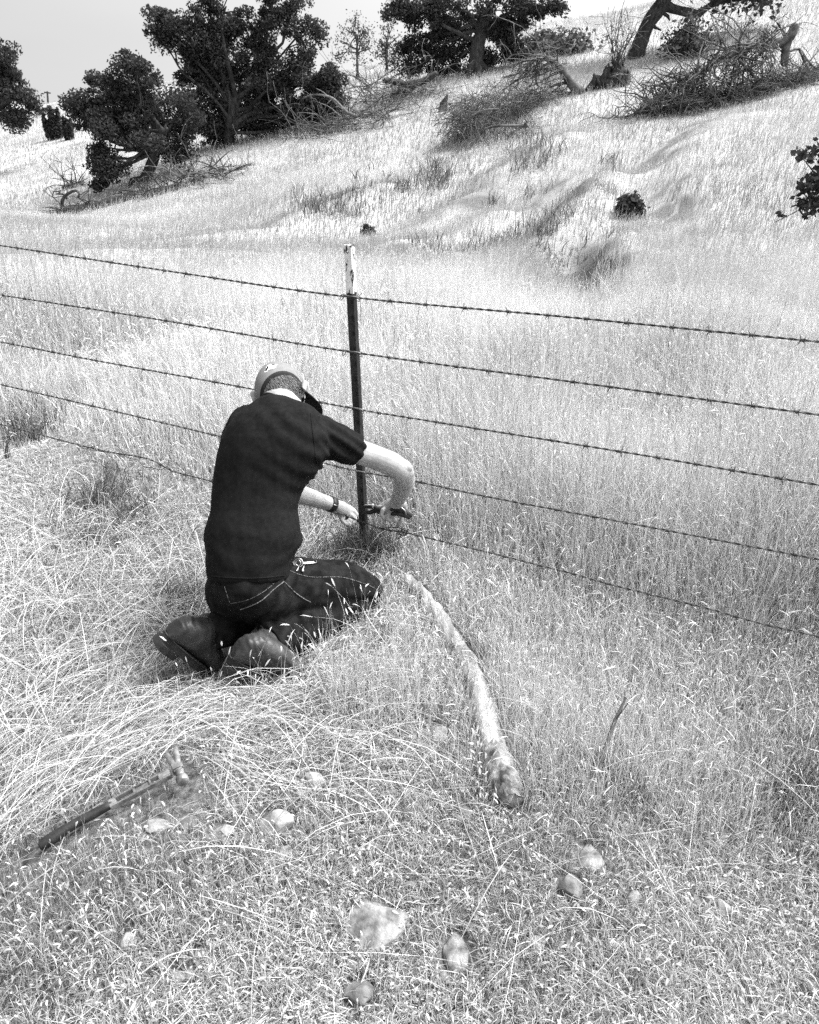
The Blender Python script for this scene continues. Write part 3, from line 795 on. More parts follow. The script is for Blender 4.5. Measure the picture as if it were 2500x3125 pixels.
        for k in range(40):
            t = 2 * math.pi * k / 40; y = .132 - .150 * math.cos(t)
            w = .040 + .012 * math.sin((y - .06) / .2 * 3.1) if y > .06 else .040
            outl.append((w * math.sin(t) * (1.0 if abs(math.sin(t)) > .4 else 1.05), y))
        T = Matrix.Translation(heel) @ (M * scale).to_4x4()
        so.prism(outl, 0.0, .022, T)
        heelp = [(x, y) for x, y in [(-.036, .062), (-.037, .02), (-.030, -.008), (-.012, -.018), (.012, -.018), (.030, -.008), (.037, .02), (.036, .062)]]
        so.prism(list(reversed(heelp)), -.022, .0, T)
        so.build('sole', M_SOLE, o, smooth=False)
        w = MB()
        w.tube([B(x * 1.01, y, .024) for x, y in outl] + [B(outl[0][0] * 1.01, outl[0][1], .024)], .0022, n=6); w.build('welt', M_LEATHER, o)
        c_ = MB(); cc = sh; ta = (sh - B(0, .036, .10)).normalized(); a_ = ta.orthogonal().normalized(); b_ = ta.cross(a_)
        c_.tube([cc + (a_ * math.cos(t) + b_ * math.sin(t)) * .054 * scale for t in [2 * math.pi * k / 28 for k in range(29)]], .009 * scale, n=8)
        c_.build('padded_collar', M_LEATHER, o)
        # seams: heel counter and vamp
        bb = bvh_of(o.data)
        def onb(pts):
            r = []
            for x, y, z in pts:
                loc, nor, i, d = bb.find_nearest(B(x, y, z)); r.append(loc + nor * .0006)
            return r
        for sx in (-1, 1):
            for line in ([(sx * .05, .045, .03), (sx * .05, .055, .06), (sx * .05, .05, .09), (sx * .05, .03, .115)], [(sx * .05, .12, .03), (sx * .05, .115, .055), (sx * .04, .13, .085)]):
                q = MB(); q.tube(onb(line), .0013, n=5); q.build('seam', M_LEATHER, o)
        return o
    boot(P(497, 1952, 2.03), (.42, .36, -.80), (.86, .36, .42), P(628, 1930, 2.12), 1.0)
    boot(P(706, 2024, 1.965), (.76, .20, -.50), (.60, .16, .74), P(812, 1970, 2.055), 1.02)
    # ---- wrist strap
    w = MB(); c = P(1011, 1539, 2.866); ta = (P(1022, 1543, 2.875) - P(985, 1531, 2.845)).normalized(); a_ = ta.orthogonal().normalized(); b_ = ta.cross(a_)
    rings = []
    for k in range(33):
        t = 2 * math.pi * k / 32; d = a_ * math.cos(t) + b_ * math.sin(t)
        rings.append([c + d * .0285 - ta * .012, c + d * .0315 - ta * .0115, c + d * .0315 + ta * .0115, c + d * .0285 + ta * .012])
    ids = [w.ring(r) for r in rings[:-1]]
    for k in range(32): w.bridge(ids[k], ids[(k + 1) % 32])
    strap = w.build('wrist_strap', M_STRAP, root)
    w = MB(); bvw = bvh_of(strap.data); p = hit(bvw, 1017, 1537, .001)
    if p is not None: w.tube([p, p + ta * .004], .0022, n=6)
    p = hit(bvw, 1020, 1541, .001)
    if p is not None: w.tube([p, p + ta * .012], [.003, .002], n=6)
    if w.v: w.build('buckle', M_CHROME, strap)
    return root, jeans, body
person, JEANS, BODY = make_person()

# ------------------------------------------------------------------ pliers in the right hand, key clip at the hip
def make_pliers():
    piv = P(1152, 1556, 2.785)
    root = empty('pliers', piv, "black-handled fencing pliers in the man's right hand beside the post", 'pliers')
    for (u0, v0, u1, v1) in ((1112, 1544, 1142, 1546), (1113, 1562, 1143, 1560)):
        m = MB(); m.tube([P(u0, v0, 2.795), P((u0 + u1) / 2, v0 + 2, 2.792), P(u1, v1, 2.79)], [.006, .009, .010], n=8); m.build('jaw', M_STEEL, root)
    m = MB(); m.ball(piv, (.014, .008, .014), Matrix.Rotation(.2, 3, 'Y'), 14, 8); m.build('pivot', M_STEEL, root)
    m = MB(); m.box(P(1138, 1546, 2.783), (.003, .004, .011)); m.tube([P(1114, 1541, 2.786), P(1138, 1541, 2.786)], .0022, n=6); m.build('jaw_edge', M_CHROME, root)
    for a in ([(1156, 1553, 2.785), (1180, 1557, 2.750), (1205, 1552, 2.702), (1234, 1559, 2.700), (1252, 1573, 2.705)],
              [(1156, 1561, 2.785), (1182, 1568, 2.750), (1208, 1566, 2.704), (1232, 1571, 2.700), (1248, 1577, 2.703)]):
        m = MB(); m.tube(catmull([P(*q) for q in a], .01), .0095, n=12); m.build('handle', M_GRIP, root)
    m = MB(); m.tube([P(1226, 1549, 2.690), P(1236, 1558, 2.688), P(1240, 1570, 2.690)], [.002, .003, .002], n=6); m.build('spring_clip', M_CHROME, root)
make_pliers()
def make_keys():
    bv = bvh_of(JEANS.data)
    K = lambda u, v, off: hit(bv, u, v, off) or P(u, v, 2.15)
    root = empty('key_ring', K(905, 1722, .004), 'key ring with a white tag hanging at the hip of the jeans', 'keys')
    m = MB(); c = K(909, 1722, .006); e = K(921, 1722, .006)
    r = (e - c).length * .8
    m.tube([c + XV * (r * math.cos(t)) + UPV * (r * math.sin(t)) for t in [k * math.pi / 10 for k in range(21)]], .0015, n=6)
    m.tube([c + XV * (r * .6 * math.cos(t)) + UPV * (r * .6 * math.sin(t)) + AX * -.003 for t in [k * math.pi / 10 for k in range(21)]], .0013, n=6)
    m.build('split_ring', M_CHROME, root)
    m = MB(); a, b2 = K(922, 1722, .006), K(957, 1721, .006); d = (b2 - a)
    M = Matrix((d.normalized(), AX, UPV)).transposed(); m.box((a + b2) / 2, (d.length / 2, .0022, .0032), M); m.build('white_tag', M_WHITE, root, smooth=False, bevel=.0008)
    m = MB(); m.tube(catmull([K(957, 1722, .006), K(963, 1722, .006), K(965, 1717, .006), K(962, 1714, .006)], .003), .0011, n=6); m.build('hook', M_CHROME, root)
    m = MB(); m.ball(K(921, 1743, .004), .0052, None, 12, 8); m.tube([K(921, 1740, .005), K(924, 1730, .005)], .002, n=6); m.build('snap_button', M_CHROME, root)
    for q in ([(897, 1728), (893, 1722), (889, 1716)], [(910, 1730), (906, 1738), (902, 1744)]):
        m = MB(); m.tube([K(u, v, .005) for u, v in q], [.0014, .0026, .0014], n=6); m.build('key', M_CHROME, root)
make_keys()

# ------------------------------------------------------------------ hammer lying in the grass
def make_hammer():
    e0, e1 = G(128, 2604), G(545, 2400)
    z0 = .034
    a = Vector((e0.x, e0.y, e0.z + z0)); b = Vector((e1.x, e1.y, e1.z + z0 + .02))
    root = empty('hammer', a, 'long-handled steel claw hammer with a black grip lying in the straw', 'hammer')
    yv = (b - a); L = yv.length; yv.normalize()
    zv = Vector((0, 0, 1)); zv = (zv - yv * zv.dot(yv)).normalized(); zv = (zv + yv.cross(zv) * .12).normalized(); zv = (zv - yv * zv.dot(yv)).normalized(); xv = yv.cross(zv)
    T = Matrix.Translation(a) @ Matrix((xv, yv, zv)).transposed().to_4x4()
    Q = lambda x, y, z: T @ Vector((x, y, z))
    m = MB(); rings = []
    for y, w, h, dx in [(0, .010, .012, .012), (.004, .020, .016, .010), (.03, .021, .017, .006), (.06, .017, .016, .002), (.09, .015, .015, 0), (.13, .0155, .015, 0), (.165, .013, .013, 0), (.178, .0115, .011, 0)]:
        w *= .68; h *= .74; rings.append([Q(dx + w * math.copysign(abs(math.cos(t)) ** .8, math.cos(t)), y, h * math.copysign(abs(math.sin(t)) ** .8, math.sin(t))) for t in [2 * math.pi * k / 20 for k in range(20)]])
    m.loft(rings); m.build('grip', M_GRIP, root)
    m = MB(); y0, y1 = .170, L - .012                     # forged shank with raised rails round a sunken web
    def bar(x0, x1, za, zb, ya, yb, mb): mb.box(Q((x0 + x1) / 2, (ya + yb) / 2, (za + zb) / 2), ((x1 - x0) / 2, (yb - ya) / 2, (zb - za) / 2), Matrix((xv, yv, zv)).transposed())
    bar(-.011, -.0075, -.008, .008, y0, y1, m); bar(.0075, .011, -.008, .008, y0, y1, m)
    bar(-.0075, .0075, -.008, .008, y0, y0 + .018, m); bar(-.0075, .0075, -.008, .008, y1 - .03, y1, m)
    bar(-.0075, .0075, -.0079, .0079, y0 + .060, y0 + .066, m); bar(-.0075, .0075, -.0079, .0079, y1 - .055, y1 - .050, m)
    bar(-.0075, .0075, -.003, .003, y0 + .063, y1 - .052, m)
    m.build('shank', M_HAMMER, root, smooth=False, bevel=.0012)
    yh = L + .006; Q0 = Q; Q = lambda x, y, z: Q0(x * .86, yh + (y - yh) * .86, z * .86)
    hd = MB()
    hd.box(Q(0, yh, .004), (.0135, .0145, .0145), Matrix((xv, yv, zv)).transposed())
    head = hd.build('head', M_HAMMER, root, smooth=False, bevel=.005)
    m = MB(); m.tube([Q(.012, yh, .002), Q(.024, yh, .001), Q(.031, yh, 0)], [0.0129, 0.00946, 0.01075], n=18, round_ends=False); m.build('neck', M_HAMMER, head)
    m = MB(); m.tube([Q(.030, yh, 0), Q(.034, yh, 0), Q(.049, yh, 0), Q(.052, yh, 0)], [0.01247, 0.01505, 0.01505, 0.01333], n=24, round_ends=False); m.build('striking_face', M_HAMMER, head)
    m = MB()
    for s in (-1, 1):
        m.tube(catmull([Q(-.012, yh + s * .005, .006), Q(-.035, yh + s * .009, .006), Q(-.060, yh + s * .013, 0), Q(-.080, yh + s * .015, -.010)], .01), [.010] + [.009 - .0007 * k for k in range(len(catmull([Q(-.012, yh + s * .005, .006), Q(-.035, yh + s * .009, .006), Q(-.060, yh + s * .013, 0), Q(-.080, yh + s * .015, -.010)], .01)) - 1)], n=10)
    m.build('claw', M_HAMMER, head)
    return a, b
HAM = make_hammer()

# ------------------------------------------------------------------ fallen fence log and stones
LOGP = [(1240, 1772), (1285, 1818), (1325, 1875), (1368, 1945), (1415, 2030), (1455, 2130), (1488, 2250), (1515, 2350), (1560, 2475)]
LOG = [G(u, v) for u, v in LOGP]
def make_log():
    pts = [p + Vector((0, 0, .004 + .022 * min(1, i / 5))) for i, p in enumerate(LOG)]
    fine = catmull(pts, .012); n = len(fine)
    rng = random.Random(8)
    root = empty('log', LOG[3], 'pale weathered log half buried in the grass behind the kneeling man', 'log')
    m = MB(); rad = [.024 + .016 * min(1, i / n * 1.5) + .0025 * math.sin(i * .35) + .0015 * math.sin(i * 1.1) for i in range(n)]
    k = int(n * .845)
    m.tube(fine[:k + 1], rad[:k + 1], n=22, aspect=.9)
    me = m.mesh()
    for v in me.vertices:
        p = v.co; v.co = p + Vector((.002 * math.sin(p.y * 60 + p.x * 300), .001 * math.sin(p.x * 220), .003 * math.sin(p.x * 260 + p.y * 22)))
    finish('bare_wood', me, M_LOG, root)
    m = MB(); m.tube(fine[k - 1:], [r * (1.06 + .10 * i / max(1, n - k)) * (1 - .35 * max(0, (i - (n - k) + 4) / 5)) for i, r in enumerate(rad[k - 1:])], n=22, aspect=.9, round_ends=False)
    me = m.mesh()
    for v in me.vertices:
        p = v.co; v.co = p + Vector((.004 * math.sin(p.y * 140 + p.z * 90), .006 * math.sin(p.x * 420 + p.z * 200), .004 * math.sin(p.x * 350 + p.y * 60)))
    finish('bark_end', me, M_LOGEND, root)
    m = MB(); q = fine[int(n * .62)]; m.tube([q + Vector((.03, .0, .0)), q + Vector((.062, -.006, -.012))], [.014, .006], n=10); m.build('branch_stub', M_LOG, root)
make_log()
ROCKS = [
 (842, 2520, 48, 33, .75, 'pale speckled oblong rock lying clear of the straw, right of the hammer head', 0),
 (478, 2524, 36, 20, .4, 'flat pale stone sunk in the litter directly below the hammer shank', 0),
 (578, 2512, 26, 23, .4, 'round flat stone in the litter below the hammer head', 1),
 (684, 2544, 32, 19, .6, 'small white-topped stone between the hammer and the oblong rock', 0),
 (958, 2386, 40, 26, .6, 'straw-crossed stone right of the hammer, nearer the kneeling man', 0),
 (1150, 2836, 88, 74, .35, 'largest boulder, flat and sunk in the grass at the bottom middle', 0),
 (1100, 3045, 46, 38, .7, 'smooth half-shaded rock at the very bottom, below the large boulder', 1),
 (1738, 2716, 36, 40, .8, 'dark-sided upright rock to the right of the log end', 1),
 (1390, 2914, 34, 50, .4, 'long pale stone standing on end right of the large boulder', 0),
 (388, 2884, 26, 24, .7, 'rounded pale stone alone in the lower left grass', 0),
 (492, 2938, 19, 20, .6, 'small pale chip of stone between two stones at the lower left', 0),
 (543, 2982, 21, 16, .6, 'left one of a touching pair of small stones at the lower left', 0),
 (582, 2974, 18, 14, .6, 'right one of a touching pair of small stones at the lower left', 0),
 (612, 2910, 26, 16, .4, 'flat grey stone above the touching pair at the lower left', 1),
 (1526, 2662, 21, 19, .7, 'round pale stone below the charred log end', 0),
 (1611, 2676, 17, 12, .7, 'small grey stone between the round pale stone and the upright rock', 1),
 (1254, 2706, 22, 15, .6, 'white pebble above the large flat boulder', 0),
 (1800, 2622, 42, 36, .35, 'broad pale stone in standing grass above the upright rock', 0),
 (1640, 2880, 27, 24, .4, 'flat pale stone below the upright rock', 0),
 (1738, 2892, 14, 17, .6, 'bright white pebble beside the flat pale stone below the upright rock', 0),
 (1321, 3000, 12, 12, .8, 'lower left pebble of two right of the smooth half-shaded rock', 0),
 (1352, 2984, 17, 14, .7, 'upper right pebble of two right of the smooth half-shaded rock', 0),
 (144, 1620, 12, 9, .8, 'pebble on the bare soil patch left of the kneeling man', 0),
 (1350, 1678, 26, 12, .5, 'pale flat stone in the grass just behind the lowest wire knot', 0),
 (1936, 2744, 24, 20, .7, 'pale stone at the lower right, leftmost of three in a row', 0),
 (2120, 2758, 22, 20, .7, 'grey stone at the lower right, middle of three in a row', 1),
 (2198, 2776, 24, 22, .7, 'pale stone at the lower right, rightmost of three in a row', 0),
 (870, 2604, 22, 22, .4, 'pale flaky chip below the oblong rock', 0),
 (1420, 2480, 28, 20, .4, 'flat stone by the left side of the charred log end', 1),
 (1345, 2240, 22, 28, .4, 'pale sunken stone left of the bare log', 0),
]
ROCK_AT = []
def make_rocks():
    for i, (u, v, a, b, hgt, label, tone) in enumerate(ROCKS):
        g = G(u, v); t = (g - Vector((0, 0, CAMH))).length
        rx = a * t / FPX; sinv = (CAMH - g.z) / t; ry = b * t / FPX / max(.45, (sinv ** 2 + (hgt * .6) ** 2) ** .5); rz = min(rx, ry) * hgt * 1.1
        bm = bmesh.new(); bmesh.ops.create_icosphere(bm, subdivisions=4, radius=1)
        rng = random.Random(200 + i); ph = [rng.uniform(0, 6) for _ in range(12)]
        cuts = [(Vector((rng.uniform(-1, 1), rng.uniform(-1, 1), rng.uniform(-.2, 1))).normalized(), rng.uniform(.62, .90)) for _ in range(9)]
        for vt in bm.verts:
            p = vt.co.copy()
            for n_, d_ in cuts:                                   # worn facets
                e = p.dot(n_) - d_
                if e > 0: p -= n_ * e * .92
            k = 1 + .07 * math.sin(2.3 * p.x + ph[0]) * math.sin(2.7 * p.y + ph[1]) + .05 * math.sin(4 * p.z + 3 * p.x + ph[2]) + .05 * mnoise.noise(p * 3.2 + Vector((i, 0, 0))) + .025 * mnoise.noise(p * 9 + Vector((0, i, 0)))
            p *= k; vt.co = Vector((p.x * rx, p.y * ry, p.z * rz))
        me = bpy.data.meshes.new('rock'); bm.to_mesh(me); bm.free()
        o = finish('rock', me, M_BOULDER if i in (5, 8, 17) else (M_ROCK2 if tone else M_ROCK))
        o.location = (g.x, g.y, g.z + rz * .34); o.rotation_euler = (0, 0, rng.uniform(-.25, .25))
        tag(o, label, 'rock', 'stones lying in the litter'); ROCK_AT.append((g.x, g.y, max(rx, ry)))
make_rocks()
def make_ground_bits():
    m = MB(); pts = [G(1815, 2408), G(1835, 2370), G(1858, 2330), G(1884, 2304)]
    m.tube([p + Vector((0, 0, .05 + .05 * i)) for i, p in enumerate(pts)], [.006, .0055, .005, .003], n=8)
    q = pts[2] + Vector((0, 0, .15)); m.tube([q, q + Vector((.03, .01, .05))], [.003, .0015], n=6)
    o = m.build('twig', M_TWIG); tag(o, 'dark bent twig poking up through the grass right of the log', 'twig')
    for (u, v, r, lab) in ((1600, 2145, .020, 'fluffy pale dried flower head right of the bare log'), (1624, 2038, .010, 'small pale bud cluster above the fluffy flower head')):
        g = G(u, v + 90 if r > .015 else v + 110); top = P(u, v, g.y + .02)
        root = empty('dried_flower', g, lab, 'flower')
        m = MB(); m.tube([g, (g + top) / 2 + Vector((.01, 0, 0)), top], [.002, .0018, .0015], n=6); m.build('stem', M_LOG, root)
        rng = np.random.default_rng(int(u)); N = 220; vv, ff, tt = [], [], []
        for k in range(N):
            d = Vector(rng.normal(0, 1, 3)); d.normalize(); d.z = abs(d.z) * .9 - .2
            c = top + d * r * rng.uniform(.3, 1); s = Vector(rng.normal(0, 1, 3)).normalized() * r * .22; e = d.cross(s).normalized() * r * .2
            i0 = len(vv); vv += [tuple(c - s), tuple(c + e), tuple(c + s), tuple(c - e)]; ff.append((i0, i0 + 1, i0 + 2, i0 + 3)); tt += [rng.uniform(.8, 1)] * 4
        finish('petals', np_mesh('petals', np.array(vv), np.array(ff), np.array(tt), M_STRAW, 4), None, root, smooth=False)
make_ground_bits()

# ------------------------------------------------------------------ grass: blades, straw and litter as real ribbons
def ribbons(path, side, width, tone, profile):
    "path (n, k, 3), side (n, 3) unit width direction, width (n,), profile (k,): quads along every path"
    n, k, _ = path.shape
    off = side[:, None, :] * (width[:, None] * profile[None, :])[:, :, None] * .5
    v = np.stack([path - off, path + off], 2).reshape(-1, 3)          # index = (i*k + j)*2 + s
    i, j = np.meshgrid(np.arange(n), np.arange(k - 1), indexing='ij')
    b = (i * k + j) * 2
    f = np.stack([b, b + 1, b + 3, b + 2], -1).reshape(-1, 4)
    return v, f, np.repeat(tone, k * 2)
class Stack:
    def __init__(s): s.v, s.f, s.t, s.n = [], [], [], 0
    def add(s, vft):
        v, f, t = vft; s.v.append(v); s.f.append(f + s.n); s.t.append(t); s.n += len(v)
    def build(s, name, mat, label, cat, parent=None):
        me = np_mesh(name, np.concatenate(s.v), np.concatenate(s.f), np.concatenate(s.t), mat, 4)
        o = finish(name, me, None, parent, smooth=False)
        if label: tag(o, label, cat, kind='stuff')
        return o
RG = np.random.default_rng(77)
def unit2(a): return np.stack([np.cos(a), np.sin(a)], -1)
def standing(st, x, y, h, w, lean_az, bend, tone, seed_p=0.0, seed_len=.03, seed_w=.004):
    n = len(x); z = hz(x, y)
    t = np.linspace(0, 1, 5)[None, :]
    d = unit2(lean_az)
    hor = h[:, None] * bend[:, None] * t ** 1.8 * .75
    ver = h[:, None] * t * np.clip(1 - .38 * bend[:, None] * t ** 1.3, .12, 1)
    path = np.stack([x[:, None] + d[:, :1] * hor, y[:, None] + d[:, 1:] * hor, z[:, None] + ver - .005], -1)
    fa = RG.uniform(0, np.pi, n); side = np.concatenate([unit2(fa), np.zeros((n, 1))], 1)
    # most stalks show their flat side roughly across the slope
    st.add(ribbons(path, side, w, tone, np.array([1, .95, .8, .55, .18])))
    if seed_p > 0:
        m = RG.random(n) < seed_p
        tip = path[m, -1]; td = path[m, -1] - path[m, -2]; td /= np.linalg.norm(td, axis=1)[:, None] + 1e-9
        k = m.sum(); sl = seed_len * RG.uniform(.6, 1.3, k); droop = RG.uniform(-.2, .9, k)
        dirv = td.copy(); dirv[:, 2] -= droop; dirv += RG.normal(0, .2, (k, 3)); dirv /= np.linalg.norm(dirv, axis=1)[:, None]
        sp = np.stack([tip - td * .003, tip + dirv * (sl * .35)[:, None], tip + dirv * (sl * .7)[:, None] , tip + dirv * sl[:, None] - np.array([0, 0, 1]) * (sl * .12)[:, None]], 1)
        fa = RG.uniform(0, np.pi, k); sd_ = np.concatenate([unit2(fa), RG.normal(0, .3, (k, 1))], 1); sd_ /= np.linalg.norm(sd_, axis=1)[:, None]
        st.add(ribbons(sp, sd_, seed_w * (w[m] / w[m].mean()), np.clip(tone[m] + .25, 0, 1), np.array([.3, 1, .75, .05])))
def lying(st, x, y, L, w, az, lift, arch, curve, tone, z0=.004, k=5):
    n = len(x); t = np.linspace(0, 1, k)[None, :]
    d = unit2(az); pd = np.stack([-d[:, 1], d[:, 0]], -1)
    s = (t - .5) * L[:, None]; c = curve[:, None] * L[:, None] * (t - .5) ** 2 * 4
    X = x[:, None] + d[:, :1] * s + pd[:, :1] * c; Y = y[:, None] + d[:, 1:] * s + pd[:, 1:] * c
    Z = hz(X, Y) + z0 + lift[:, None] + arch[:, None] * (1 - (2 * t - 1) ** 2)
    path = np.stack([X, Y, Z], -1)
    side = np.concatenate([pd, RG.normal(0, .5, (n, 1))], 1); side /= np.linalg.norm(side, axis=1)[:, None]
    st.add(ribbons(path, side, w, tone, np.array([.5, 1, 1, .8, .2]) if k == 5 else np.array([.1, 1, .1])))
BODY_SEG = [(P(760, 1900, 2.16), .17), (P(960, 1900, 2.27), .10), (P(860, 1960, 2.10), .09), (P(1080, 1840, 2.36), .09), (P(660, 1960, 2.13), .09), (P(900, 1850, 2.4), .14), (P(540, 2010, 2.06), .06), (P(560, 2050, 2.07), .05), (P(770, 2070, 2.0), .075), (P(850, 2090, 1.98), .06), (P(600, 2030, 2.1), .06)]
def clear_of_body(x, y, k=1.0):
    ok = np.ones(len(x), bool)
    for c, r in BODY_SEG: ok &= (x - c.x) ** 2 + (y - c.y) ** 2 > (r * k) ** 2
    return ok
HA, HB = HAM
def seg_dist(x, y, a, b):
    dx, dy = b.x - a.x, b.y - a.y; t = np.clip(((x - a.x) * dx + (y - a.y) * dy) / (dx * dx + dy * dy), 0, 1)
    return np.hypot(x - a.x - t * dx, y - a.y - t * dy)
def clear_line(x, y, az, L):
    ok = np.ones(len(x), bool)
    for q in (-.45, -.22, 0, .22, .45):
        X, Y = x + np.cos(az) * L * q, y + np.sin(az) * L * q
        ok &= clear_of_hammer(X, Y, .04) & clear_of_hammer(X, Y + .03, .04) & clear_of_body(X, Y, .95)
        for cx, cy, r in ROCK_AT[:7]: ok &= (X - cx) ** 2 + (Y - cy) ** 2 > (r * .8) ** 2
    return ok | (RG.random(len(x)) < .06)
def clear_of_log(x, y, r=.030):
    ok = np.ones(len(x), bool)
    for a, b in zip(LOG, LOG[1:]): ok &= seg_dist(x, y, a, b) > r
    return ok
def clear_of_hammer(x, y, r=.03):
    r = max(r, .024)
    b2 = HB + (HB - HA).normalized() * .02
    q = (HB - HA).normalized(); s = Vector((-q.y, q.x, 0)) * .07
    return (seg_dist(x, y, HA, b2) > r) & (seg_dist(x, y, b2 - s, b2 + s) > r)
def clear_of_rocks(x, y, k=.9):
    ok = np.ones(len(x), bool)
    for i, (cx, cy, r) in enumerate(ROCK_AT): ok &= (x - cx) ** 2 + (y - cy) ** 2 > (r * (k + (.40 if i in (0, 1, 3, 6, 7, 8, 9, 14, 17, 22) else .18))) ** 2
    return ok
def sample(n, r0, r1, power, half=.80):
    "points in the wedge ahead, density falling as distance to the given power"
    u = RG.random(n); p = 2 - power
    r = (r0 ** p + u * (r1 ** p - r0 ** p)) ** (1 / p) if abs(p) > 1e-6 else r0 * (r1 / r0) ** u
    a = RG.uniform(-1, 1, n) * (half if half < .75 else .64 + (half - .64) * np.clip(1.5 / r, 0, 1))
    return r * np.sin(a), r * np.cos(a), r
def standing_field(x, y):
    "0..1: how much the grass stands here (the trodden strip by the viewer and the left side is flattened)"
    n = noise2(x, y, 41, .6, 3.5, 12)
    right = sstep(-.15, .25, x - .12 * (2.0 - y)) * sstep(1.28, 1.75, y + .10 * n)
    left = sstep(2.75, 3.5, y + .28 * n + .10 * x)
    mid = sstep(-.62, -.30, x) * sstep(1.62, 1.85, y) * sstep(2.55, 2.3, y) * sstep(.1, -.02, x) * .75
    return np.clip(np.maximum(np.maximum(right, left), mid), 0, 1)
def tone_patch(x, y, r):
    return .11 * noise2(x, y, 51, .5, 3, 10)

def make_meadow():
    st = Stack()
    # fine standing stalks, near
    n = 300000
    x, y, r = sample(n, 1.0, 7.5, 1.35)
    s = standing_field(x, y)
    bald = sstep(-1.5, -.9, noise2(x, y, 44, 1.0, 4, 12))
    beyond = sstep(.02, .7, (x - PB.x) * -FN.x + (y - PB.y) * -FN.y)
    dfe = (x - PB.x) * -FN.x + (y - PB.y) * -FN.y
    h = (.05 + .14 * s * (1 - .80 * sstep(-1.0, -.25, dfe) * sstep(.35, 0, dfe)) + .17 * beyond) * RG.uniform(.45, 1.2, n) * (1 + .18 * np.clip(noise2(x, y, 43, 1.0, 6, 12), -2, 2))
    keep = (RG.random(n) < (.16 + .84 * s) * (.35 + .65 * bald)) & clear_of_body(x, y) & clear_of_log(x, y) & clear_of_hammer(x, y, .036) & clear_of_hammer(x, y + .04, .036) & clear_of_rocks(x, y, .75)
    # keep the front of the man, the hammer and the log readable: only sparse stalks there
    front = np.zeros(n, bool)
    for c, rad in BODY_SEG: front |= (np.abs(x - c.x * (y / c.y)) < rad * 1.1) & (y < c.y) & (y > c.y - .36)
    keep &= ~front | (RG.random(n) < .06)
    lf = np.zeros(n, bool)
    for a, b in zip(LOG[1:], LOG[2:]): lf |= seg_dist(x + .03, y + .04, a, b) < .06
    h = np.where(lf, h * .75, h)
    x, y, r, s, h = x[keep], y[keep], r[keep], s[keep], h[keep]; n = len(x); beyond = beyond[keep]
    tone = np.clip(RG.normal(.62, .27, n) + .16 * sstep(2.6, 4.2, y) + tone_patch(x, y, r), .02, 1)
    w = np.clip(.0009 * r, .0013, .006) * RG.uniform(.6, 1.3, n)
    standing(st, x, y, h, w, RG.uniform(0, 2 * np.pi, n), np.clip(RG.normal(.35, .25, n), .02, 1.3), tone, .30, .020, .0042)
    # dark short leaves at the feet of the stalks
    m = RG.random(n) < .22 - .14 * beyond; k = int(m.sum())
    standing(st, x[m] + RG.normal(0, .02, k), y[m] + RG.normal(0, .02, k), h[m] * .45, w[m] * 1.3, RG.uniform(0, 2 * np.pi, k), RG.uniform(.3, 1.3, k), np.clip(RG.normal(.2, .15, k), 0, 1))
    # tall loose stalks with drooping oat heads
    n = 5200
    x, y, r = sample(n, 1.5, 8, 1.3); s = standing_field(x, y)
    keep = (RG.random(n) < s) & clear_of_body(x, y, 1.1) & clear_of_log(x, y, .07) & clear_of_hammer(x, y, .05); x, y, r = x[keep], y[keep], r[keep]; n = len(x)
    standing(st, x, y, RG.uniform(.10, .22, n) + .22 * sstep(.1, .8, (x - PB.x) * -FN.x + (y - PB.y) * -FN.y), np.clip(.0009 * r, .0015, .005), RG.uniform(0, 6.28, n), RG.uniform(.2, 1.1, n), np.clip(RG.normal(.8, .12, n), 0, 1), .9, .040, .0065)
    fx, fy, fh = [], [], []
    rs = random.Random(5)
    for k in range(95):
        u = rs.uniform(560, 1190); low = 2060 - max(0, u - 860) * .62 if u > 860 else 2110
        g = G(u, low + rs.uniform(30, 150)); top = rs.uniform(.07, .20) if rs.random() < .8 else .27
        fx.append(g.x); fy.append(g.y); fh.append(top)
    for a_, b_ in zip(LOG[1:], LOG[2:]):
        for k in range(16):
            q = a_.lerp(b_, rs.random()); fx.append(q.x - rs.uniform(.025, .075)); fy.append(q.y - rs.uniform(0, .06)); fh.append(rs.uniform(.05, .17))
    n = len(fx); fx, fy, fh = np.array(fx), np.array(fy), np.array(fh)
    standing(st, fx, fy, fh, np.full(n, .0013), RG.uniform(0, 6.28, n), RG.uniform(.05, .5, n), np.clip(RG.normal(.85, .1, n), 0, 1), 1.0, .022, .0055)
    st.build('meadow_grass', M_STRAW, 'pale dry standing grass with seed heads around the fence line', 'grass')
    # farther meadow and hillside
    st = Stack()
    n = 540000
    x, y, r = sample(n, 7, 110, 1.95, .66)
    pt = noise2(x, y, 61, .15, 1.2, 14)
    keep = RG.random(n) < np.clip(.85 + .12 * pt, .3, 1) * (1 - .93 * scarp(x, y, True)); x, y, r, pt = x[keep], y[keep], r[keep], pt[keep]; n = len(x)
    old = np.zeros(n)
    for u, v, rad, k in ((1350, 740, 2.2, .30), (1720, 880, 1.5, .38), (1600, 700, 2.0, .24), (1000, 600, 3.2, .28), (1320, 520, 3.0, .26), (2200, 420, 3, .10), (300, 500, 6, .10), (1150, 480, 3, .16), (2050, 900, 2, .12), (1950, 330, 4, .10)):
        g = G(u, v); old += k * np.exp(-((x - g.x) ** 2 + ((y - g.y) * .8) ** 2) / rad ** 2)
    tone = np.clip(RG.normal(.57, .10, n) + .11 * sstep(13, 8, r) - old * .45 * (.7 + .5 * noise2(x, y, 63, .6, 2.5, 10)) + .08 * pt + .05 * noise2(x, y, 62, .6, 3, 10), .05, 1)
    w = np.clip(.00048 * r, .0032, .03) * RG.uniform(.6, 1.4, n)
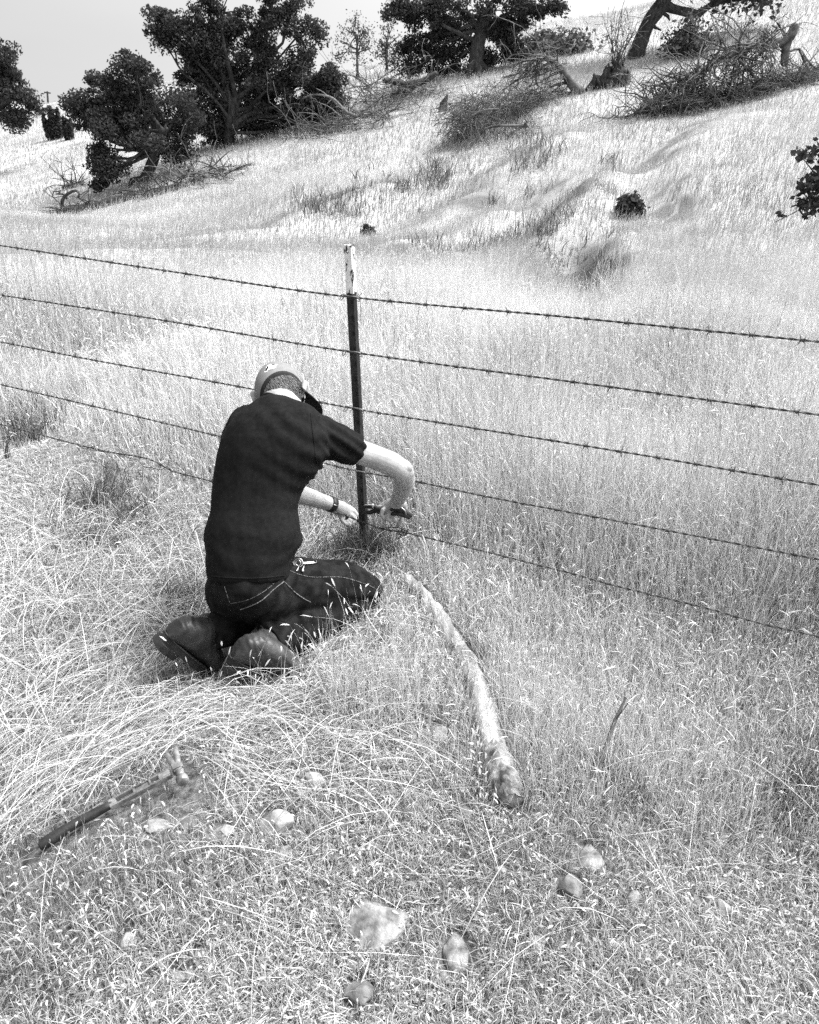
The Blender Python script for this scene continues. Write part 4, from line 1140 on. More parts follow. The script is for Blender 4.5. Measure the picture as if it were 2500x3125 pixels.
    h = (.32 - .12 * sstep(9, 22, r)) * RG.uniform(.5, 1.25, n) * (1 + .15 * pt)
    standing(st, x, y, h, w, .6 + RG.normal(0, 1.1, n), np.clip(RG.normal(.45, .3, n), .02, 1.3), tone, .25, .05, .012)
    st.build('hillside_grass', M_STRAW, 'pale dry grass covering the field and the hillside beyond the fence', 'grass')
make_meadow()

def make_straw():
    st = Stack()
    # flattened straw: long strands in combed drifts, thickest at the left
    n = 42000
    x, y, r = sample(n, 1.0, 4.6, 1.15)
    drift = noise2(x, y, 71, .9, 4, 12)
    left = sstep(.25, -.55, x) * sstep(1.25, 1.7, y) * sstep(3.5, 2.9, y)
    p = np.clip(.04 + .9 * left, 0, 1) * np.clip(.55 + .45 * drift, .08, 1)
    keep = (RG.random(n) < p) & clear_of_body(x, y, 1.1) & clear_of_log(x, y, .06) & clear_of_hammer(x, y, .06) & clear_of_rocks(x, y, .62)
    x, y, r = x[keep], y[keep], r[keep]; n = len(x)
    az = 2.2 * noise2(x, y, 72, .5, 1.6, 8) + RG.normal(0, .75, n)
    L = RG.uniform(.10, .36, n)
    k_ = clear_line(x, y, az, L); x, y, r, az, L = x[k_], y[k_], r[k_], az[k_], L[k_]; n = len(x)
    lying(st, x, y, L, RG.uniform(.0009, .0023, n), az, np.abs(RG.normal(.012, .022, n)), RG.uniform(0, .06, n) * (RG.random(n) < .6), RG.normal(0, .035, n), np.clip(RG.normal(.68, .27, n), .03, 1))
    # long single stalks thrown across the litter
    n = 230
    x, y, r = sample(n, 1.0, 3.4, 1.0); keep = clear_of_body(x, y, 1.3) & clear_of_hammer(x, y, .02); x, y = x[keep], y[keep]; n = len(x)
    L = RG.uniform(.15, .42, n); az = RG.uniform(0, 6.28, n); k_ = clear_line(x, y, az, L); x, y, L, az = x[k_], y[k_], L[k_], az[k_]; n = len(x)
    lying(st, x, y, L, RG.uniform(.0008, .0013, n), az, RG.uniform(.008, .035, n), RG.uniform(0, .03, n), RG.normal(0, .04, n), np.clip(RG.normal(.9, .1, n), 0, 1))
    st.build('straw', M_STRAW, 'flattened pale straw strewn over the trodden ground', 'straw')
    st = Stack()
    # short litter everywhere near: broken stems
    n = 150000
    x, y, r = sample(n, .85, 4.2, 1.2); s = standing_field(x, y)
    ln = noise2(x, y, 81, 2, 9, 12)
    keep = (RG.random(n) < (1 - .55 * s) * np.clip(.66 + .42 * ln, .08, 1)) & clear_of_rocks(x, y, .66) & clear_of_hammer(x, y, .02); x, y, r = x[keep], y[keep], r[keep]; n = len(x)
    lying(st, x, y, RG.uniform(.012, .06, n), RG.uniform(.0009, .0022, n), RG.uniform(0, 6.28, n), np.abs(RG.normal(.004, .010, n)), RG.uniform(0, .012, n), RG.normal(0, .09, n), np.clip(RG.normal(.46, .28, n) + .13 * noise2(x, y, 85, 2.5, 8, 10), 0, 1), .002)
    # small dry leaves and husks
    n = 95000
    x, y, r = sample(n, .85, 4.0, 1.2)
    keep = clear_of_rocks(x, y, .66) & clear_of_hammer(x, y, .02) & (RG.random(n) < np.clip(.55 + .6 * noise2(x, y, 83, 2, 8, 12), .05, 1)); x, y, r = x[keep], y[keep], r[keep]; n = len(x)
    lying(st, x, y, RG.uniform(.006, .016, n), RG.uniform(.0025, .006, n), RG.uniform(0, 6.28, n), np.abs(RG.normal(.006, .010, n)), RG.uniform(-.002, .006, n), RG.normal(0, .2, n), np.clip(RG.normal(.42, .3, n), 0, 1), .003, k=3)
    # short upright sprigs in the litter
    n = 60000
    x, y, r = sample(n, .85, 3.4, 1.1); keep = clear_of_rocks(x, y, .62) & clear_of_hammer(x, y, .030) & clear_of_hammer(x, y + .02, .028) & clear_of_body(x, y); x, y, r = x[keep], y[keep], r[keep]; n = len(x)
    standing(st, x, y, RG.uniform(.02, .085, n), RG.uniform(.0009, .0020, n), RG.uniform(0, 6.28, n), RG.uniform(.05, .65, n), np.clip(RG.normal(.55, .28, n), 0, 1), .25, .012, .0045)
    st.build('leaf_litter', M_LITTER, 'broken stems, husks and small dry leaves littering the soil', 'litter')
make_straw()

# dark weeds on the gully bank and the slope: measured patches (pixel centre, spread, blades, height)
WEEDS = [(1790, 800, 60, 60, 420, .26), (1820, 850, 50, 60, 300, .24), (1640, 880, 120, 80, 900, .2), (1700, 930, 130, 55, 900, .22), (2090, 975, 55, 35, 1300, .32), (1980, 985, 120, 40, 800, .28), (2200, 990, 50, 25, 300, .25),
         (1000, 615, 90, 35, 700, .35), (960, 640, 60, 30, 350, .35), (1320, 540, 60, 40, 800, .5), (1210, 560, 90, 35, 420, .4), (1620, 490, 60, 25, 420, .5), (1630, 450, 70, 18, 300, .45), (1850, 505, 30, 15, 120, .4), (1380, 790, 120, 30, 420, .3), (1480, 765, 60, 25, 300, .3), (1330, 745, 40, 15, 120, .3),
         (1310, 915, 30, 12, 60, .2), (2480, 1110, 40, 60, 400, .25), (2410, 1060, 50, 30, 150, .22), (1840, 1570, 140, 40, 700, .20), (1800, 1610, 90, 40, 450, .18), (1700, 1540, 110, 30, 300, .2), (60, 1290, 90, 60, 650, .25), (330, 1540, 70, 50, 500, .16), (560, 1840, 60, 30, 120, .16), (610, 1860, 40, 25, 90, .14),
         (1450, 2050, 30, 90, 450, .14), (1490, 2180, 25, 80, 300, .12), (1140, 1680, 60, 25, 700, .18), (1085, 1700, 50, 25, 700, .18), (2440, 2420, 70, 90, 500, .14), (1900, 2380, 40, 60, 200, .14), (70, 880, 60, 20, 100, .3), (330, 1640, 120, 40, 400, .12), (2370, 1710, 60, 30, 150, .15)]
WLINES = [([(1740, 600), (1660, 690), (1560, 745), (1440, 790)], 16, 1500, .38), ([(1690, 560), (1600, 610), (1480, 640)], 22, 420, .35), ([(1760, 620), (1690, 700), (1620, 760)], 20, 500, .3), ([(1500, 770), (1400, 800), (1300, 800)], 22, 300, .3)]
def make_weeds():
    st = Stack(); X, Y, Hh, R_ = [], [], [], []
    for u, v, su, sv, n, h in WEEDS:
        for k in range(max(4, n // (16 if v > 1150 else 40))):
            g = G(u + RG.normal(0, su * .75), v + RG.normal(0, sv * .75)); r = (g - Vector((0, 0, CAMH))).length
            for q in range(11):
                X.append(g.x + RG.normal(0, .0050 * r)); Y.append(g.y + RG.normal(0, .006 * r)); Hh.append(h * RG.uniform(.4, 1.1)); R_.append(r)
    for line, wd, n, h in WLINES:
        pts = catmull([Vector((u, v, 0)) for u, v in line], 3)
        for k in range(n // 30):
            q = pts[RG.integers(len(pts))]; g = G(q.x + RG.normal(0, wd * .35), q.y + RG.normal(0, wd * .35)); r = (g - Vector((0, 0, CAMH))).length
            for _ in range(6):
                X.append(g.x + RG.normal(0, .004 * r)); Y.append(g.y + RG.normal(0, .005 * r)); Hh.append(h * RG.uniform(.4, 1.1)); R_.append(r)
    X, Y, Hh, R_ = map(np.array, (X, Y, Hh, R_)); n = len(X)
    standing(st, X, Y, Hh, np.clip(.0009 * R_, .0018, .03) * RG.uniform(.6, 1.5, n), RG.uniform(0, 6.28, n), RG.uniform(.2, 1.2, n), RG.uniform(0, 1, n))
    st.build('weeds', M_WEED, 'dark tufts of weeds on the gully bank and in gaps of the dry grass', 'weeds')
make_weeds()

# ------------------------------------------------------------------ trees
def leaves_mesh(name, pos, size, tone, mat, seed, elong=1.7):
    rg = np.random.default_rng(seed); n = len(pos)
    a = rg.normal(0, 1, (n, 3)); a /= np.linalg.norm(a, axis=1)[:, None]
    b = np.cross(a, rg.normal(0, 1, (n, 3))); b /= np.linalg.norm(b, axis=1)[:, None] + 1e-9
    s = size * rg.uniform(.6, 1.35, n)
    A = a * (s * .5 * elong)[:, None]; B = b * (s * .5)[:, None]
    v = np.stack([pos - A, pos + B, pos + A, pos - B], 1).reshape(-1, 3)
    f = np.arange(n * 4).reshape(-1, 4)
    return np_mesh(name, v, f, np.repeat(tone, 4), mat, 4)
def wiggle(a, b, n, amp, rng, sag=0.0):
    pts = []; L = (b - a).length
    o = [Vector((rng.uniform(-1, 1), rng.uniform(-1, 1), rng.uniform(-1, 1))) * amp * L for _ in range(3)]
    for i in range(n + 1):
        t = i / n; w = math.sin(math.pi * t)
        p = a.lerp(b, t) + o[0] * w + o[1] * math.sin(2 * math.pi * t) * .6 + o[2] * math.sin(3 * math.pi * t) * .3
        p.z += sag * L * w; pts.append(p)
    return pts
def tree(name, label, cat, group, base, trunk_px, y, crown, leaf, density, seed, trunk_r, mat_leaf=None, bark=None, deep=.7, limb_r=.07, clump=.34):
    """trunk through measured pixels at distance y; crown = list of (u, v, ru, rv, dy) lobes measured in the photo"""
    rng = random.Random(seed); rg = np.random.default_rng(seed)
    mat_leaf = mat_leaf or M_OAK; bark = bark or M_BARK
    root = empty(name, base, label, cat, group)
    tp = [base + Vector((0, 0, -.25))] + [P(u, v, y) for u, v in trunk_px]
    fine = catmull(tp, .25); n = len(fine)
    m = MB(); m.tube(fine, [trunk_r * (1.25 - .25 * min(1, i / (n * .2)) - .45 * i / n) + .012 * math.sin(i * 2.1 + seed) for i in range(n)], n=14)
    for k in range(5):                                            # root flare
        a = k * 1.256 + rng.uniform(-.3, .3); d = Vector((math.cos(a), math.sin(a), 0))
        m.tube([fine[min(2, n - 1)] + d * trunk_r * .4, base + d * trunk_r * 1.1 + Vector((0, 0, .12)), base + d * trunk_r * 1.9 - Vector((0, 0, .12))], [trunk_r * .45, trunk_r * .4, trunk_r * .2], n=8)
    me = m.mesh()
    for v in me.vertices: v.co += Vector((math.sin(v.co.z * 9 + v.co.x * 31), math.cos(v.co.z * 7 + v.co.y * 29), 0)) * trunk_r * .07
    finish('trunk', me, bark, root)
    top = fine[-1]; pos, tone = [], []; bm_ = MB()
    for (u, v, ru, rv, dy) in crown:
        c = P(u, v, y + dy); k = (c - Vector((0, 0, CAMH))).length / FPX
        rx, rz, ry = ru * k, rv * k, (ru + rv) * .5 * k * deep
        start = fine[int(n * rng.uniform(.55, .98))]
        lp = wiggle(start, c, 7, .10, rng, .05); r0 = limb_r * rng.uniform(.8, 1.3)
        bm_.tube(lp, [r0 * (1 - .75 * i / 7) for i in range(8)], n=7)
        area = rx * rz; nc = int(4 + area * 12)
        for q in range(nc):
            d = Vector(rg.normal(0, 1, 3)); d.normalize(); rad = rng.random() ** (1 / 2.4)
            sh_ = .16 * clump if q % 3 else .0
            cc = c + Vector((d.x * max(.3 * rx, rx - sh_), d.y * max(.3 * ry, ry - sh_), d.z * max(.3 * rz, rz - sh_))) * rad
            if rng.random() < .5:
                bm_.tube(wiggle(lp[rng.randrange(4, 8)], cc, 4, .12, rng), [.024, .02, .016, .011, .006], n=5)
            nl = int(density * rng.uniform(.5, 1.5)); cs = clump * (rng.uniform(.55, 1.2) if q % 3 else rng.uniform(.25, .5)); nl = nl if q % 3 else nl // 4
            dv = rg.normal(0, 1, (nl, 3)); dv /= np.linalg.norm(dv, axis=1)[:, None]
            pp = dv * (rg.random((nl, 1)) ** .45) * np.array([cs, cs, cs * .72]) + np.array(cc)
            pos.append(pp); tone.append(np.clip(rg.normal(.45 + rng.uniform(-.25, .25), .2, nl), 0, 1))
    bm_.build('branches', bark, root)
    pos = np.concatenate(pos); tone = np.concatenate(tone)
    keep = pos[:, 2] > hz(pos[:, 0], pos[:, 1]) + .1
    finish('crown', leaves_mesh('crown', pos[keep], leaf, tone[keep], mat_leaf, seed), None, root, smooth=False)
    return root
OG = 'trees growing along the slope'
def gnd(u, v, y):
    p = P(u, v, y); return Vector((p.x, p.y, hz1(p.x, p.y)))
YA, YB, YC = 27.0, 29.5, 33.0
print('grounds', G(430, 600), G(702, 548), G(1440, 255), G(1941, 180), G(1090, 205), G(60, 400), G(147, 325), G(166, 425))
tree('oak_tree', 'dark oak with a leaning trunk and low ragged crown, left of the taller oak', 'tree', OG, gnd(430, 595, YA), [(445, 545), (462, 500), (478, 455), (495, 400)], YA,
     [(275, 325, 62, 55, 0), (345, 300, 85, 65, .5), (420, 235, 50, 55, 0), (400, 190, 26, 36, 0), (320, 240, 40, 30, 0), (300, 390, 60, 45, -.5), (335, 450, 45, 45, -.5), (335, 520, 45, 36, -.8), (295, 560, 30, 16, -.8), (440, 340, 100, 90, .6), (460, 425, 75, 45, -.5), (540, 470, 40, 42, 0), (560, 420, 55, 52, .3), (520, 330, 80, 80, .8), (380, 380, 80, 60, 0), (240, 330, 34, 52, 0), (262, 370, 40, 40, 0), (430, 420, 60, 40, .4), (300, 500, 40, 40, -.6), (410, 300, 90, 60, 0), (560, 350, 60, 70, 0), (370, 340, 90, 50, 0)],
     .052, 330, 11, .20, deep=.75, clump=.42)
tree('oak_tree', 'tallest dark oak with a straight upright trunk, right of the leaning oak', 'tree', OG, gnd(702, 545, YB), [(701, 500), (699, 440), (704, 370), (720, 300)], YB,
     [(515, 55, 58, 62, 0), (490, 110, 40, 30, 0), (560, 130, 60, 70, 0), (600, 60, 60, 60, 0), (690, 20, 80, 70, 0), (690, 120, 80, 70, .5), (790, 60, 80, 75, 0), (880, 40, 65, 65, 0), (920, 110, 55, 55, 0), (640, 250, 100, 85, .5), (760, 210, 120, 100, .6), (880, 210, 95, 85, 0), (960, 230, 55, 55, 0), (975, 300, 70, 78, 0), (1010, 250, 40, 45, 0), (1000, 370, 45, 40, 0), (880, 330, 115, 90, .3), (820, 280, 110, 90, 0), (700, 180, 110, 80, 0), (600, 320, 50, 60, 0), (740, 340, 110, 75, .6), (640, 350, 80, 60, .3), (830, 410, 90, 55, .4), (930, 390, 70, 50, .2), (700, 395, 55, 30, .3), (890, 430, 60, 25, 1), (800, 430, 80, 40, .3), (930, 420, 80, 45, .3), (1010, 320, 45, 60, 0), (640, 420, 45, 35, .5), (600, 200, 60, 60, 0)],
     .054, 330, 12, .20, deep=.75, clump=.46)
tree('oak_tree', 'broad dark oak on the crest in the middle, its low boughs touching the slope', 'tree', OG, gnd(1455, 235, YC), [(1452, 190), (1462, 130), (1480, 60)], YC,
     [(1205, 20, 48, 40, 0), (1290, 40, 70, 50, 0), (1380, 30, 80, 60, 0), (1500, 30, 90, 60, 0), (1600, 15, 70, 40, 0), (1280, 120, 55, 40, .4), (1350, 130, 90, 70, .4), (1450, 120, 110, 80, .5), (1550, 100, 75, 65, .3), (1290, 190, 70, 45, .3), (1380, 220, 90, 45, .4), (1480, 200, 90, 50, .5), (1560, 170, 60, 40, 0), (1660, 20, 55, 22, 0), (1250, 150, 40, 35, 1), (1430, 250, 60, 28, .6)],
     .058, 320, 13, .30, deep=.7, clump=.48)
tree('oak_tree', 'dark oak cut by the left edge with its crown drooping to the slope', 'tree', OG, gnd(-90, 395, 34), [(-60, 360), (-20, 330), (20, 300)], 34,
     [(15, 190, 34, 50, 0), (-30, 160, 60, 60, 0), (20, 250, 52, 45, 0), (60, 285, 42, 38, 0), (85, 315, 28, 32, 0), (45, 345, 36, 26, 0), (45, 375, 22, 14, 0), (-40, 260, 70, 70, 0), (-100, 220, 70, 70, 0)],
     .062, 300, 14, .30, deep=.8, clump=.48)
M_THIN = mat_tone('thin_leaf', .05, .14, .35)
tree('small_tree', 'slender open tree on the skyline, left one of the small pair', 'tree', OG, gnd(1090, 205, 41), [(1090, 180), (1089, 150), (1092, 110)], 41,
     [(1092, 70, 32, 28, 0), (1065, 100, 30, 26, 0), (1115, 95, 26, 26, 0), (1045, 125, 26, 22, 0), (1090, 125, 40, 26, 0), (1055, 160, 34, 24, 0), (1125, 150, 34, 28, 0), (1030, 170, 24, 24, 0), (1085, 45, 16, 18, 0), (1095, 180, 30, 18, .4)], .05, 34, 15, .055, mat_leaf=M_THIN, limb_r=.035, clump=.42)
tree('small_tree', 'slender open tree on the skyline, right one of the small pair, by the broad oak', 'tree', OG, gnd(1180, 222, 39), [(1181, 195), (1178, 160), (1182, 130)], 39,
     [(1185, 95, 26, 24, 0), (1160, 125, 26, 26, 0), (1205, 120, 26, 26, 0), (1180, 150, 36, 22, 0), (1155, 170, 30, 24, 0), (1210, 165, 32, 26, 0), (1185, 70, 16, 18, 0), (1185, 195, 34, 18, .4)], .05, 34, 16, .05, mat_leaf=M_THIN, limb_r=.032, clump=.42)
def leaning_oak():
    y = 30.0; base = gnd(1935, 182, y)
    root = empty('oak_tree', base, 'dark leaning oak trunk with a crooked limb reaching right, at the top right', 'tree', OG)
    Q = lambda u, v: P(u, v, y)
    m = MB(); f = catmull([base - Vector((0, 0, .3)), Q(1941, 172), Q(1962, 110), Q(1985, 60), Q(2022, 12), Q(2040, -40), Q(2050, -120)], .2)
    m.tube(f, [.27 - .10 * i / len(f) + .02 * math.sin(i) for i in range(len(f))], n=14); m.build('trunk', M_BARK, root)
    m = MB(); f = catmull([Q(2025, 12), Q(2052, 26), Q(2094, 36), Q(2131, 44), Q(2134, 40), Q(2152, 28), Q(2180, 10), Q(2230, 0), Q(2300, -14)], .2)
    m.tube(f, [.15 - .09 * i / len(f) + .012 * math.sin(i * 1.7) for i in range(len(f))], n=10)
    for a in ([(2131, 42), (2128, 54), (2124, 60)], [(2290, -10), (2330, 8), (2350, 16)], [(2010, 30), (2040, 50), (2044, 62)], [(1985, 60), (2000, 84), (2018, 92)], [(2050, -120), (2000, -200), (1960, -240)], [(2050, -120), (2110, -190), (2150, -230)]):
        m.tube([Q(*q) for q in a], [.07, .05, .02], n=7)
    m.build('limb', M_BARK, root)
    rg = np.random.default_rng(31); pos = []
    for (u, v, ru, rv) in ((2050, -170, 150, 60), (1960, -230, 120, 60), (2150, -230, 120, 60), (2300, -60, 80, 30)):
        c = P(u, v, y); k = y / FPX
        for q in range(40): pos.append(np.array(c) + rg.normal(0, .5, 3) * np.array([ru * k, ru * k, rv * k]) + rg.normal(0, .3, (60, 3)))
    pos = np.concatenate(pos); finish('crown', leaves_mesh('crown', pos, .11, rg.uniform(0, 1, len(pos)), M_OAK, 32), None, root, smooth=False)
leaning_oak()
def edge_oak():
    y = 6.0
    base = gnd(3000, 900, y); root = empty('oak_tree', base, 'oak outside the right edge with one leafy twig reaching into view', 'tree', OG)
    Q = lambda u, v, d=0: P(u, v, y + d)
    m = MB(); m.tube(catmull([base - Vector((0, 0, .2)), Q(2985, 640), Q(2960, 350), Q(2990, 0)], .15), [.16] * 3 + [.14] * (len(catmull([base - Vector((0, 0, .2)), Q(2985, 640), Q(2960, 350), Q(2990, 0)], .15)) - 3), n=14); m.build('trunk', M_BARK, root)
    m = MB()
    m.tube(catmull([Q(2970, 420), Q(2750, 480), Q(2600, 540), Q(2500, 597), Q(2440, 640), Q(2365, 678)], .05), [max(.0025, .026 * (1 - i / 24)) for i in range(len(catmull([Q(2970, 420), Q(2750, 480), Q(2600, 540), Q(2500, 597), Q(2440, 640), Q(2365, 678)], .05)))], n=7)
    for a in ([(2520, 585), (2480, 520), (2440, 470)], [(2560, 560), (2500, 560), (2455, 580)], [(2440, 640), (2450, 655), (2455, 664)], [(2400, 660), (2382, 655), (2378, 648)], [(2480, 610), (2490, 640), (2480, 660)]):
        m.tube([Q(*q) for q in a], [.008, .005, .002], n=5)
    m.build('limb', M_BARK, root)
    rg = np.random.default_rng(41); pos = []
    for (u, v, s, n) in ((2440, 468, 22, 24), (2470, 472, 24, 34), (2500, 480, 25, 40), (2455, 575, 24, 40), (2480, 560, 30, 70), (2505, 540, 36, 110), (2450, 618, 20, 46), (2470, 625, 26, 60), (2500, 615, 30, 90), (2380, 650, 8, 12), (2386, 660, 5, 4), (2456, 662, 8, 10), (2600, 520, 60, 200), (2700, 470, 90, 300), (2560, 430, 60, 150)):
        for q in range(n): pos.append(Q(u + rg.normal(0, s * .6), v + rg.normal(0, s * .5), rg.normal(0, .08)))
    pos = np.array(pos); finish('leaves', leaves_mesh('leaves', pos, .030, rg.uniform(0, .8, len(pos)), M_OAK, 42, 1.5), None, root, smooth=False)
edge_oak()

# ------------------------------------------------------------------ fallen and dead wood
def grow(m, p, d, L, r, depth, rng, sag=.0, curl=.5, spread=.7, n=5, kids=(2, 4), minr=.006, ground=True):
    "one dead bough with its smaller boughs"
    pts = [p.copy()]; dd = d.normalized(); seg = L / n
    for i in range(n):
        dd = (dd + Vector((rng.uniform(-1, 1), rng.uniform(-1, 1), rng.uniform(-1, 1))) * curl * .35 + Vector((0, 0, sag))).normalized()
        q = pts[-1] + dd * seg
        if ground and depth < 3:
            g = hz1(q.x, q.y)
            if q.z < g + .03: q.z = g + .03
        pts.append(q)
    m.tube(pts, [max(minr, r * (1 - .78 * i / n)) for i in range(n + 1)], n=6 if r > .03 else 4, round_ends=r > .03)
    if depth <= 0: return
    for k in range(rng.randint(*kids)):
        i = rng.randint(1, n); t = (pts[i] - pts[i - 1]).normalized()
        s = Vector((rng.uniform(-1, 1), rng.uniform(-1, 1), rng.uniform(-1, 1))).normalized()
        grow(m, pts[i], (t * (1 - spread) + s * spread), L * rng.uniform(.4, .7), r * .55, depth - 1, rng, sag, curl, spread, max(3, n - 1), kids, minr, ground)
DG = 'dead and fallen trees on the slope'
def dead_tree_right():
    y = 21.5; Q = lambda u, v, d=0: P(u, v, y + d)
    g = G(2200, 330); y = g.y + .6
    root = empty('dead_tree', Q(2280, 300), 'largest fallen dead tree with a splintered stub and bristling boughs, at the upper right', 'dead tree', DG)
    rng = random.Random(5)
    m = MB(); f = catmull([Q(2425, 82), Q(2412, 112), Q(2385, 128), Q(2330, 136), Q(2280, 140), Q(2238, 165), Q(2195, 180), Q(2160, 205), Q(2128, 232), Q(2085, 252), Q(2034, 280), Q(1998, 312), Q(1975, 325)], .12)
    m.tube(f, [.11 - .085 * i / len(f) + .012 * math.sin(i * 1.3) for i in range(len(f))], n=10)
    m.tube([Q(2395, 190), Q(2398, 150), Q(2412, 110), Q(2420, 76)], [.10, .10, .09, .03], n=10)
    m.tube([Q(2420, 80), Q(2440, 74), Q(2447, 72)], [.03, .015, .01], n=5); m.tube([Q(2425, 110), Q(2436, 90), Q(2440, 76)], [.03, .02, .01], n=5)
    m.build('trunk', M_DEAD, root)
    m = MB()
    for k in range(120):
        i = int(len(f) * rng.uniform(.12, .97)); p = f[i]
        d = Vector((rng.uniform(-1, .6), rng.uniform(-.8, .5), rng.uniform(-.7, .45)))
        grow(m, p, d, rng.uniform(.5, 1.3), rng.uniform(.018, .036), 2, rng, -.05, .9, .75)
    for a in ([(2187, 175), (2200, 140), (2196, 110), (2188, 82)], [(2150, 210), (2175, 180), (2200, 150)], [(2372, 130), (2400, 155), (2440, 150), (2470, 190), (2500, 215)], [(2440, 150), (2455, 185), (2480, 240)], [(2238, 165), (2270, 195), (2300, 230)], [(2360, 170), (2300, 200), (2240, 230)], [(2360, 100), (2372, 85), (2360, 78)], [(2335, 135), (2338, 112), (2330, 96)]):
        m.tube(catmull([Q(u, v, rng.uniform(-.4, .4)) for u, v in a], .1), .028, n=6)
    m.build('boughs', M_DEAD, root)
    m = MB()                                                      # the mass of fine twigs that lies on the ground
    for k in range(560):
        t = rng.random(); u = 2000 + 500 * t + rng.uniform(-25, 25); top = 335 - 95 * t
        v = rng.uniform(top - 25, min(top + 95, 375)); p = Q(u, v, rng.uniform(-.7, .7)); gz = hz1(p.x, p.y); p.z = max(p.z, gz + .05)
        grow(m, p, Vector((rng.uniform(-1, 1), rng.uniform(-.6, .6), rng.uniform(-.5, .5))), rng.uniform(.35, .8), .012, 1, rng, -.02, 1.0, .7, 4, (2, 4), .007)
    m.build('twigs', M_TWIG, root)
    m = MB()
    m.tube(catmull([G(1980, 345) + Vector((0, 0, .05)), Q(1940, 344, -.5), Q(1928, 332, -.5), Q(1915, 325, -.5), Q(1880, 330, -.5), Q(1878, 350, -.5), Q(1856, 362, -.5)], .08), .014, n=5)
    m.tube([Q(1940, 344, -.5), Q(1920, 360, -.5), Q(1905, 374, -.5)], .010, n=5); m.build('loose_bough', M_DEAD, root)
dead_tree_right()
def dead_tree_mid():
    g = G(1560, 420); y = g.y + .4; Q = lambda u, v, d=0: P(u, v, y + d)
    gb = G(1765, 285)
    root = empty('dead_tree', gb, 'fallen dead tree with drooping brush below the broad oak, right of centre', 'dead tree', DG)
    rng = random.Random(6); y2 = gb.y; W = lambda u, v, d=0: P(u, v, y2 + d)
    m = MB(); f = catmull([W(1772, 282), W(1750, 262), W(1728, 228), W(1708, 205), W(1690, 188), W(1666, 176), W(1650, 170), W(1632, 172)], .12)
    m.tube(f, [.15 - .11 * i / len(f) for i in range(len(f))], n=10)
    for a, r in (([(1752, 262), (1735, 252), (1700, 258), (1684, 264)], .06), ([(1762, 280), (1735, 284), (1700, 278), (1676, 284)], .05), ([(1706, 205), (1680, 212), (1650, 210), (1625, 218), (1605, 216), (1575, 226), (1535, 236)], .05), ([(1690, 188), (1660, 200), (1640, 222), (1610, 232), (1570, 246)], .04), ([(1676, 176), (1674, 164), (1668, 156)], .035), ([(1618, 215), (1588, 240), (1560, 256), (1540, 272)], .03), ([(1640, 222), (1634, 240), (1642, 262)], .04), ([(1650, 170), (1630, 168), (1612, 172)], .03)):
        ff = catmull([W(u, v) for u, v in a], .12); m.tube(ff, [r * (1 - .6 * i / len(ff)) for i in range(len(ff))], n=7)
    for k in range(34):
        i = int(len(f) * rng.uniform(.2, .98)); grow(m, f[i], Vector((rng.uniform(-1, .1), rng.uniform(-.6, .3), rng.uniform(-.8, .3))), rng.uniform(.5, 1.4), rng.uniform(.018, .034), 2, rng, -.10, .9, .7)
    m.build('trunk', M_DEAD, root)
    m = MB()
    for k in range(640):                                          # brush that hangs and curls to the left
        t = rng.random(); u0 = 1690 - 300 * t ** .8 + rng.uniform(-20, 20); v0 = 300 + 60 * t + rng.uniform(-45, 45)
        yy = y2 * (1 - t) + y * t; p = P(u0, v0, yy + rng.uniform(-.8, .6)); p.z = max(p.z, hz1(p.x, p.y) + .15)
        grow(m, p, Vector((rng.uniform(-1, .25), rng.uniform(-.7, .3), rng.uniform(-.5, .45))), rng.uniform(.35, .9), .010, 1, rng, -.16, 1.1, .7, 5, (1, 3), .0045)
    for k in range(260):
        u0 = rng.uniform(1390, 1620); v0 = rng.uniform(380, 490); p = P(u0, v0, y + rng.uniform(-1, 1)); p.z = max(p.z, hz1(p.x, p.y) + .15)
        grow(m, p, Vector((rng.uniform(-.6, .6), rng.uniform(-.5, .2), -.6)), rng.uniform(.4, .9), .010, 1, rng, -.2, .7, .5, 5, (1, 2), .006)
    m.build('twigs', M_TWIG, root)
    m = MB()
    for a, r in (([(1605, 378), (1612, 390), (1600, 384), (1560, 384), (1520, 384), (1480, 392)], .045), ([(1602, 384), (1570, 400), (1560, 412), (1558, 440)], .03), ([(1520, 333), (1480, 336), (1450, 348), (1420, 372)], .03), ([(1545, 430), (1530, 455), (1500, 480)], .03), ([(1610, 372), (1600, 362)], .02)):
        ff = catmull([Q(u, v, -.9) for u, v in a], .1); m.tube(ff, [r * (1 - .5 * i / len(ff)) for i in range(len(ff))], n=7)
    m.build('boughs', M_DEAD, root)
dead_tree_mid()
